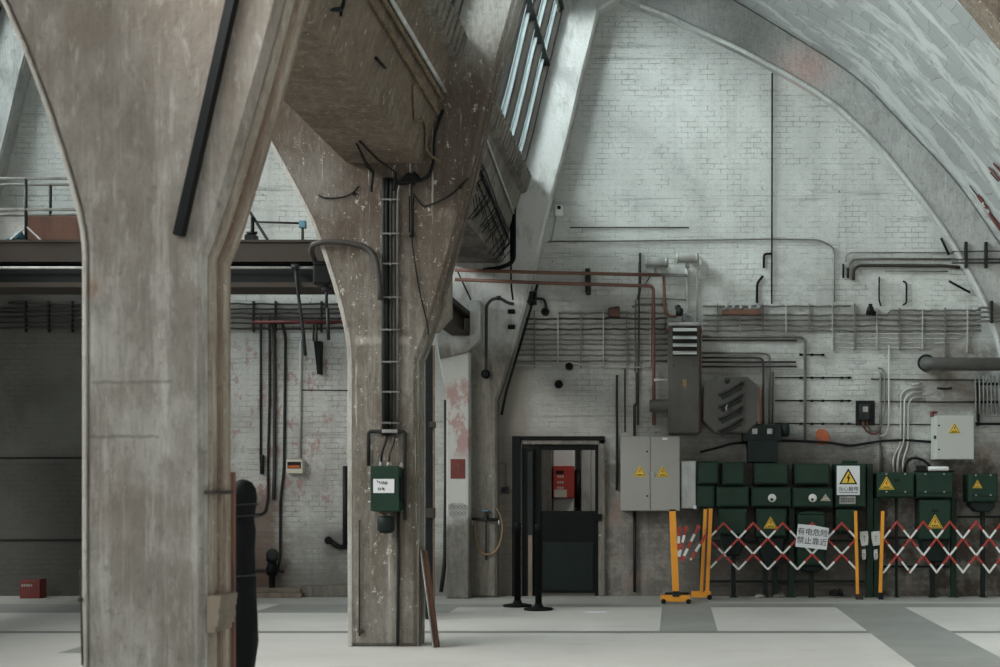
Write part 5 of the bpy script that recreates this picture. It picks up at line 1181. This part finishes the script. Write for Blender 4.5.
# small junk on the kerb
for x, w_, lab, mat in ((760, 6, 'flat pale rag lying under the left switch boxes', 'tin'), (779, 7, 'crumpled grey rag under the triangle switch box', 'conduit'), (836, 7, 'coil of black cable on the floor behind the lattice', 'black')):
    m = MB(); c = Vector((PX(x, 19.2), 19.2, 0)); q = w_ * 19.2 / F
    if mat == 'black':
        m.tube([c + Vector((q * (1 - .03 * k) * math.cos(k * .5), q * .6 * math.sin(k * .5), .03 + .002 * k)) for k in range(40)], .018, 6)
        m.tube([c + Vector((q * .9 * math.cos(k * .5), q * .55 * math.sin(k * .5), .075 + .03 * math.sin(k))) for k in range(14)], .015, 6)
        tag(m.build('cable_coil', mat), lab, 'cable')
    else:
        m.lathe([(q, 0), (q * .9, .02), (q * .5, .05), (q * .2, .035), (0, .04)], c, n=11)
        for v in m.bm.verts: v.co.x += random.uniform(-.02, .02); v.co.y = 19.2 + (v.co.y - 19.2) * .6
        tag(m.build('floor_rag', mat), lab, 'rag')
# wall switch, tap with hose, red paper sign, painted notice left of the door
t = thing('wall_switch', 'small grey wall switch left of the doorway', 'switch', P(505, 493, WALL - .05))
m = MB(); m.box(PX(501.5, 19.4), PX(508.5, 19.4), 19.39, WALL - .001, PZ(493, 19.4), PZ(487, 19.4), .008); m.build('casing', 'dark_steel', t)
m = MB(); m.box(PX(504, 19.38), PX(506, 19.38), 19.375, 19.395, PZ(491.5, 19.4), PZ(488.5, 19.4), .003); m.build('rocker', 'black', t)
Q = D3 - .04
m = MB(); m.tube([P(472, 519, Q), P(499, 519.5, Q)], .02, 8); m.tube([P(486, 519, Q), P(486, 560, Q + .01)], .012, 6); tag(m.build('water_pipe', 'dark_steel'), 'short dark water pipe low across the end column', 'pipe')
t = thing('water_tap', 'tap with a blue handle on the end column', 'tap', P(486, 521, Q))
m = MB(); m.lathe([(.03, -.05), (.035, 0), (.025, .05), (.012, .06)], P(486, 517, Q), n=10); m.tube(bend([P(486, 517, Q), P(486, 518, Q - .09), P(486, 522, Q - .1)], .03), .016, 7); m.build('body', 'dark_steel', t)
m = MB(); m.box(PX(482.5, Q), PX(488.8, Q), Q - .03, Q + .02, PZ(511.5, Q), PZ(509.7, Q), .005); m.build('handle', 'blue', t)
m = MB(); cx, cz = PX(487.5, Q), PZ(530, Q)
pts = [P(475, 520, Q)] + [P(x, y, Q) for x, y in ((475, 530), (476, 540), (478.5, 548), (483, 553.5), (489, 555), (495.5, 551.5), (500.5, 543), (502.5, 530), (502, 520), (499, 512), (496.5, 508.5))]
m.tube(bend(pts, .2), .012, 8); tag(m.build('garden_hose', 'hose'), 'tan hose hanging in a loop from the water pipe', 'hose')
m = MB(); m.tube([P(499, 520, Q - .02), P(499, 525.5, Q - .02)], .015, 7); m.tube([P(472.5, 520, Q - .02), P(472.5, 525, Q - .02)], .013, 7); tag(m.build('hose_nozzle', 'tin'), 'small bright hose clip beside the hose loop', 'clip')
R = 18.98
t = thing('red_notice', 'square red paper notice on the white pilaster of the end column', 'notice', P(457.5, 479, R))
m = MB(); m.box(PX(450.6, R), PX(465.3, R), R - .006, R - .0005, PZ(478.6, R), PZ(459, R), .001); n = m.build('sheet', 'red_dull', t)
m = MB()
m.tube([P(458 + 4.4 * math.cos(a * .35), 467.5 + 5.2 * math.sin(a * .35), R - .007) for a in range(13, 24)] if 0 else [P(458 + 4.6 * math.cos(a * .3), 467 + 5 * math.sin(a * .3), R - .006) for a in range(0, 11)], .006, 5)
m.bar(P(458, 463.5, R - .007), P(458, 472, R - .007), .02, .004); m.bar(P(455.5, 467.5, R - .007), P(460.5, 467.5, R - .007), .018, .004); m.build('brush_mark', 'wood_red', n)
m = MB(); pts = [(448, 505), (452, 503), (463, 503.2), (468, 506), (467, 513), (463.5, 518.5), (453, 519), (449, 515)]
m.prism([(PX(x, R), PZ(y, R)) for x, y in pts], R - .003, R - .0005, 0, 0)
for r_, yy in enumerate((507.3, 513.5)):
    for k in range(4): m.tube([P(452 + k * 4 + 1.5 * math.cos(a), yy + 1.8 * math.sin(a), R - .0035) for a in [i * .7 for i in range(10)]], .004, 4, 1)
tag(m.build('faded_stencil', ['tin', 'conduit']), 'faded pale stencil patch low on the white pilaster', 'stencil')
wall_pipe([(446, 400), (446, 480), (445, 560), (441, 592)], .03, 'dark_steel', 'dark pipe close left of the white pilaster', off=.1)
t = thing('wall_lamp', 'black round lamp hanging on a bent pipe on the end column', 'lamp', P(485.5, 378, Q))
m = MB(); m.tube(bend([P(514, 304, Q - .02), P(508, 303, Q - .02), P(500, 298, Q - .04), P(492, 299, Q - .06), P(486.5, 305, Q - .06), P(486, 370, Q - .03)], .12), .022, 8); m.build('pipe', 'conduit_dark', t)
m = MB(); m.lathe([(.066, .03), (.066, -.03), (.05, -.05), (.03, -.055)], P(485.7, 374, Q), 'Y', 16); m.build('lamp_head', 'black_steel', t)
m = MB(); m.lathe([(.03, -.03), (.035, .03)], P(498.5, 298, Q - .04), 'X', 10); m.build('joint', 'dark_steel', t)
for y in (311.5, 327):
    m = MB(); m.lathe([(.03, 0), (.034, .01), (.034, .09), (.03, .1)], P(508, y, Q), 'X', 10); tag(m.build('wall_peg', 'black_steel'), ('upper' if y < 320 else 'lower') + ' black peg on the painted upper part of the end column', 'peg')
m = MB(); m.tube([P(538, 283, 19.3), P(522.5, 337, 19.3), P(506, 392, 19.3), P(501.5, 415, 19.3)], .019, 8); tag(m.build('slanting_pipe', 'black_steel'), 'black pipe following the slanting right edge of the end column', 'pipe')
# ------------------------------------------------------------------ expanding barriers
def striped(a, b, D, w=.027, th=.01, flip=False, n=6, full=None):
    """flat lattice bar from a to b in picture units at depth D, banded red and white; clipped bars keep their banding"""
    m = MB(); A = Vector((PX(a[0], D), D, PZ(a[1], D))); B = Vector((PX(b[0], D), D, PZ(b[1], D)))
    L = 46 / n if full is None else full; tot = abs(b[1] - a[1]); k = 0; s = 0.0
    while s < tot - .05:
        e = min(s + L, tot)
        m.bar(A.lerp(B, s / tot), A.lerp(B, e / tot), w, th, 0, (k + (1 if flip else 0)) % 2); s = e; k += 1
    m.lathe([(w * .5, -.008), (w * .5, .008)], A, 'Y', 10, 1 if flip else 0); m.lathe([(w * .5, -.008), (w * .5, .008)], B, 'Y', 10, (k - 1 + (1 if flip else 0)) % 2)
    return m
def lattice(t, tops, yt, yb, span, x0, x1, D, pitch):
    for d in (1, -1):
        for x in tops:
            # from the top joint going down to the left or to the right; cut where the end posts stand
            xa, ya, xb, yb_ = x, yt, x + d * span, yb
            sl = (yb - yt) / span
            if xb > x1: yb_ = yt + (x1 - x) * sl if d > 0 else yb_; xb = x1
            if xb < x0: yb_ = yt + (x - x0) * sl; xb = x0
            flip = False
            if xa > x1:
                if d > 0: continue
                ya = yt + (xa - x1) * sl; xa = x1
            if xa < x0:
                if d < 0: continue
                ya = yt + (x0 - xa) * sl; xa = x0
            if yb_ - ya < 3: continue
            L = (yb - yt) / 6; skip = ya - yt; flip = int(skip / L + .5) % 2 == 1
            m = striped((xa, ya), (xb, yb_), D + (.012 if d > 0 else -.012), flip=flip, full=L)
            m.build('lattice_bar', ['red', 'white'], t)
def rail_post(t, x0, y0, x1, y1, w, D, mat='orange', dep=.06, cap=True):
    m = MB(); m.bar(P(x1, y1, D), P(x0, y0, D), w * D / F, dep, .004); m.build('post', mat, t)
    if cap:
        m = MB(); m.bar(P(x0, y0 + .4, D), P(x0, y0 - 1.6, D), w * .95 * D / F, dep * .95, .003); m.build('post_cap', 'black', t)
# left barrier, folded up
DA = 18.45
t = thing('folded_barrier', 'folded orange barrier with a few red and white bars, left of the stretched lattice', 'barrier', (PX(690, 18.5), 18.5, 0))
rail_post(t, 672.5, 511, 676, 598, 6.6, 18.2, dep=.09)
m = MB(); m.box(PX(660.5, 18.15), PX(690, 18.15), 18.12, 18.24, .03, .115, .008); m.build('base', 'orange', t)
m = MB(); m.box(PX(672.5, 18.12), PX(679.5, 18.12), 18.1, 18.26, .1, .17, .006); m.build('base_socket', 'dark_steel', t)
for x in (663.5, 688.5):
    m = MB(); m.lathe([(.028, -.02), (.034, -.01), (.034, .01), (.028, .02)], (PX(x, 18.1), 18.09, .036), 'X' if 0 else 'Y', 14); m.build('caster', 'black', t)
m = MB(); m.box(PX(665, 18.6), PX(689, 18.6), 18.5, 18.62, .03, .12, .01); m.build('rear_base', 'black', t)
DB = 18.64
rail_post(t, 705.5, 509, 701.3, 592, 3.4, DB, dep=.07); rail_post(t, 707.7, 509, 703.6, 592, 1.2, DB - .02, mat='wood_red', dep=.07, cap=False)
for (a, b) in (((679.3, 529), (677.6, 558)), ((686, 528), (678.6, 558)), ((698, 527), (682, 560)), ((704.5, 537), (691, 559))):
    m = striped(a, b, 18.5 + .03 * a[0] / 700, full=7.2, w=.036); m.build('lattice_bar', ['red', 'white'], t)
    m = MB(); m.lathe([(.03, -.03), (.03, .03)], P(a[0] + .4, a[1], 18.5), 'Y', 10); m.build('joint', 'red', t)
# middle barrier with the notice
D = 18.85
t = thing('lattice_barrier', 'stretched red and white lattice barrier with the paper notice hung on it', 'barrier', (PX(785, D), D, 0))
rail_post(t, 710.8, 508.5, 707.3, 592, 3.6, D, dep=.07)
m = MB(); m.box(PX(691.5, D - .1), PX(711, D - .1), D - .06, D + .06, .03, .115, .008); m.build('base', 'orange', t)
m = MB(); m.lathe([(.03, -.03), (.036, -.015), (.036, .015), (.03, .03)], (PX(709.5, D - .1), D - .08, .038), 'Y', 14); m.build('caster', 'black', t)
rail_post(t, 855.5, 511, 857.5, 594, 2.9, D, cap=False)
m = MB(); m.box(PX(855.5, D), PX(863, D), D - .05, D + .05, 0, .07, .01); m.build('post_foot', 'rust_steel', t)
lattice(t, [694.1, 723.6, 753.2, 782.7, 812.2, 841.7, 871.2], 523, 569, 43.8, 711, 856.2, D, 29.5)
# notice sheet
N = D - .045
t = thing('paper_notice', 'tilted white paper notice with eight black characters hung on the lattice', 'notice', P(812, 549, N))
m = MB(); m.prism([(PX(x, N), PZ(y, N)) for x, y in ((798, 524), (813.3, 525.3), (811.2, 548.3), (795.3, 546.6))], N - .004, N + .002); s = m.build('sheet', 'paper', t)
m = MB(); m.prism([(PX(x, N), PZ(y, N)) for x, y in ((813.3, 525.3), (829, 528.3), (826.6, 549.8), (811.2, 548.3))], N - .006, N); m.build('sheet_half', 'paper', t)
R5 = Matrix.Rotation(math.radians(6), 4, 'Y')
for st, yy in (('有电危险', 532.6), ('禁止靠近', 541.6)):
    text_mesh('lettering', st, .107, Matrix.Translation((PX(812.2 - (yy - 537) * .1, N), N - .008, PZ(yy, N))) @ R5 @ FACE, 'ink', t)
# right barrier
D = 18.85
t = thing('lattice_barrier', 'stretched red and white lattice barrier running out of the picture at the right', 'barrier', (PX(950, D), D, 0))
rail_post(t, 882.8, 511, 880.2, 593, 3.1, D, cap=False)
m = MB(); m.box(PX(878.4, D), PX(883, D), D - .04, D + .04, 0, .1, .006); m.build('post_foot', 'black', t)
lattice(t, [870.5, 897, 923.4, 949.8, 976.2, 1002.6, 1029], 521.5, 572.5, 39.7, 881.8, 1045, D, 26.4)
rail_post(t, 1045, 511, 1045, 597, 3.1, D, cap=False)
# stanchions
def stanchion(x, yb, label, belt=None):
    Db = F * CH / (yb - VY); t = thing('belt_stanchion', label, 'stanchion', (PX(x, Db), Db, 0)); c = Vector((PX(x, Db), Db, 0)); s = Db / F
    m = MB(); m.lathe([(14 * s, 0), (14.6 * s, .012), (14.4 * s, .024), (5 * s, .045), (4.4 * s, .06), (3.9 * s, .08)], c, n=28); m.build('base', 'rubber', t)
    m = MB(); m.lathe([(3.3 * s, .06), (3.3 * s, 1.0), (3.6 * s, 1.0), (3.6 * s, 1.09), (2.5 * s, 1.1)], c, n=18); m.build('post', 'rubber', t)
    return t, Db
stanchion(517.5, 606.5, 'black belt stanchion in front of the left door jamb')
stanchion(538.5, 610.0, 'black belt stanchion nearer the camera, right of the other stanchion')
m = MB(); m.lathe([(.19, 0), (.195, .01), (.18, .022), (.05, .03)], (PX(531, 17.95), 17.98, 0), n=24); tag(m.build('weight_plate', 'rubber'), 'flat black plate lying on the floor behind the stanchions', 'plate') if 0 else m.bm.free()
# pale mark on the floor
m = MB(); m.lathe([(.13, 0), (.12, .002), (.01, .003)], (PX(596, 16.9), 16.95, .0005), n=16)
for v in m.bm.verts: v.co.x = PX(596, 16.9) + (v.co.x - PX(596, 16.9)) * (1.2 + .3 * math.sin(v.co.y * 40))
tag(m.build('paper_scrap', 'paper'), 'flat white scrap lying on the floor in front of the doorway', 'paper')
# red and white tape fixed to the vault
def shell_hit(px, py):
    """where the sight line of a picture point meets the vault"""
    best = None
    for (x0, z0), (x1, z1) in zip(SHELL_S, SHELL_S[1:]):
        a = (px - VX) / F; b = (VY - py) / F
        # x = a*D, z = b*D on the segment
        den = a * (z1 - z0) - b * (x1 - x0)
        if abs(den) < 1e-9: continue
        Dd = (x0 * (z1 - z0) - z0 * (x1 - x0)) / den
        zz = b * Dd
        if min(z0, z1) - 1e-6 <= zz <= max(z0, z1) + 1e-6: best = Dd
    return best
def tape(segs, label):
    m = MB(); k = 0
    for a, b, w, mi in segs:
        Da, Db = shell_hit(*a), shell_hit(*b)
        m.bar(P(*a, Da) + Vector((-.02, 0, -.02)), P(*b, Db) + Vector((-.02, 0, -.02)), w, .012, 0, mi, up=Vector((-.75, 0, -.65)))
    return tag(m.build('warning_tape', ['red_dull', 'white', 'dark_steel']), label, 'tape')
tape([((971, 184), (980, 196), .02, 2), ((979, 194), (984, 201), .12, 0), ((984, 201), (986.5, 205), .05, 1), ((985, 202.5), (989, 208), .09, 0), ((988, 207), (991, 212), .04, 1), ((990, 211), (994.5, 218), .1, 0), ((994, 217), (1002, 228), .13, 0)], 'lower red and white warning tape stuck to the vault at the right edge')
tape([((990.5, 166), (1006, 184), .05, 0), ((995, 162), (1008, 176), .05, 0), ((992, 171), (1000, 180), .02, 2)], 'upper frayed red tape ends on the vault at the right edge')
# ------------------------------------------------------------------ daylight, added fill light and camera
w = bpy.data.worlds.new('World'); S.world = w; w.use_nodes = True
bg = w.node_tree.nodes['Background']; bg.inputs[0].default_value = (.8, .85, .86, 1); bg.inputs[1].default_value = WORLD
def area(name, loc, target, sx, sy, power, col=(1.0, .98, .93)):
    l = bpy.data.lights.new(name, 'AREA'); l.shape = 'RECTANGLE'; l.size = sx; l.size_y = sy; l.energy = power; l.color = col
    o = bpy.data.objects.new(name, l); COL.objects.link(o); o.location = loc
    dv = Vector(target) - Vector(loc); o.rotation_euler = dv.to_track_quat('-Z', 'Y').to_euler()
    return o
for k in (-1, 0, 1):
    for (y0, y1), pw in zip(SPANS, POW):
        ym = (y0 + y1) / 2
        area('daylight_and_fill', (-4.9 + k * BAY, ym, 7.35 + CH), (2.0 + k * BAY, ym, 4.6 + CH), y1 - y0 - .4, 2.6, pw * KP[k])
area('daylight_and_fill', (0.5, -4.2, 5.5), (-.5, 10, 2.6), 9, 5, BACK_FILL, (1.0, .95, .88))  # added fill light behind the camera, standing in for unseen windows
area('passage_lamp', (-.6, 20.9, 3.3), (-1.4, 22.0, 1.2), 1.2, .4, LAMP, (1, .97, .9))
cd = bpy.data.cameras.new('Camera'); cam = bpy.data.objects.new('Camera', cd); COL.objects.link(cam); S.camera = cam
cam.location = (0, 0, CH); cam.rotation_euler = (math.pi / 2, 0, 0)
cd.sensor_width = 36; cd.lens = F * 36 / 1000; cd.shift_x = -(VX - 500) / 1000; cd.shift_y = (VY - 333.5) / 1000
cd.clip_start = .05; cd.clip_end = 200
cd.dof.use_dof = True; cd.dof.focus_distance = 18.5; cd.dof.aperture_fstop = 2.8
S.view_settings.view_transform = 'Standard'; S.view_settings.look = 'None'; S.view_settings.gamma = 1; S.view_settings.exposure = EXPO
S.view_settings.use_curve_mapping = False
S.cycles.use_denoising = True
S.cycles.max_bounces = 8; S.cycles.diffuse_bounces = 5; S.cycles.transparent_max_bounces = 16
S.cycles.sample_clamp_indirect = 6
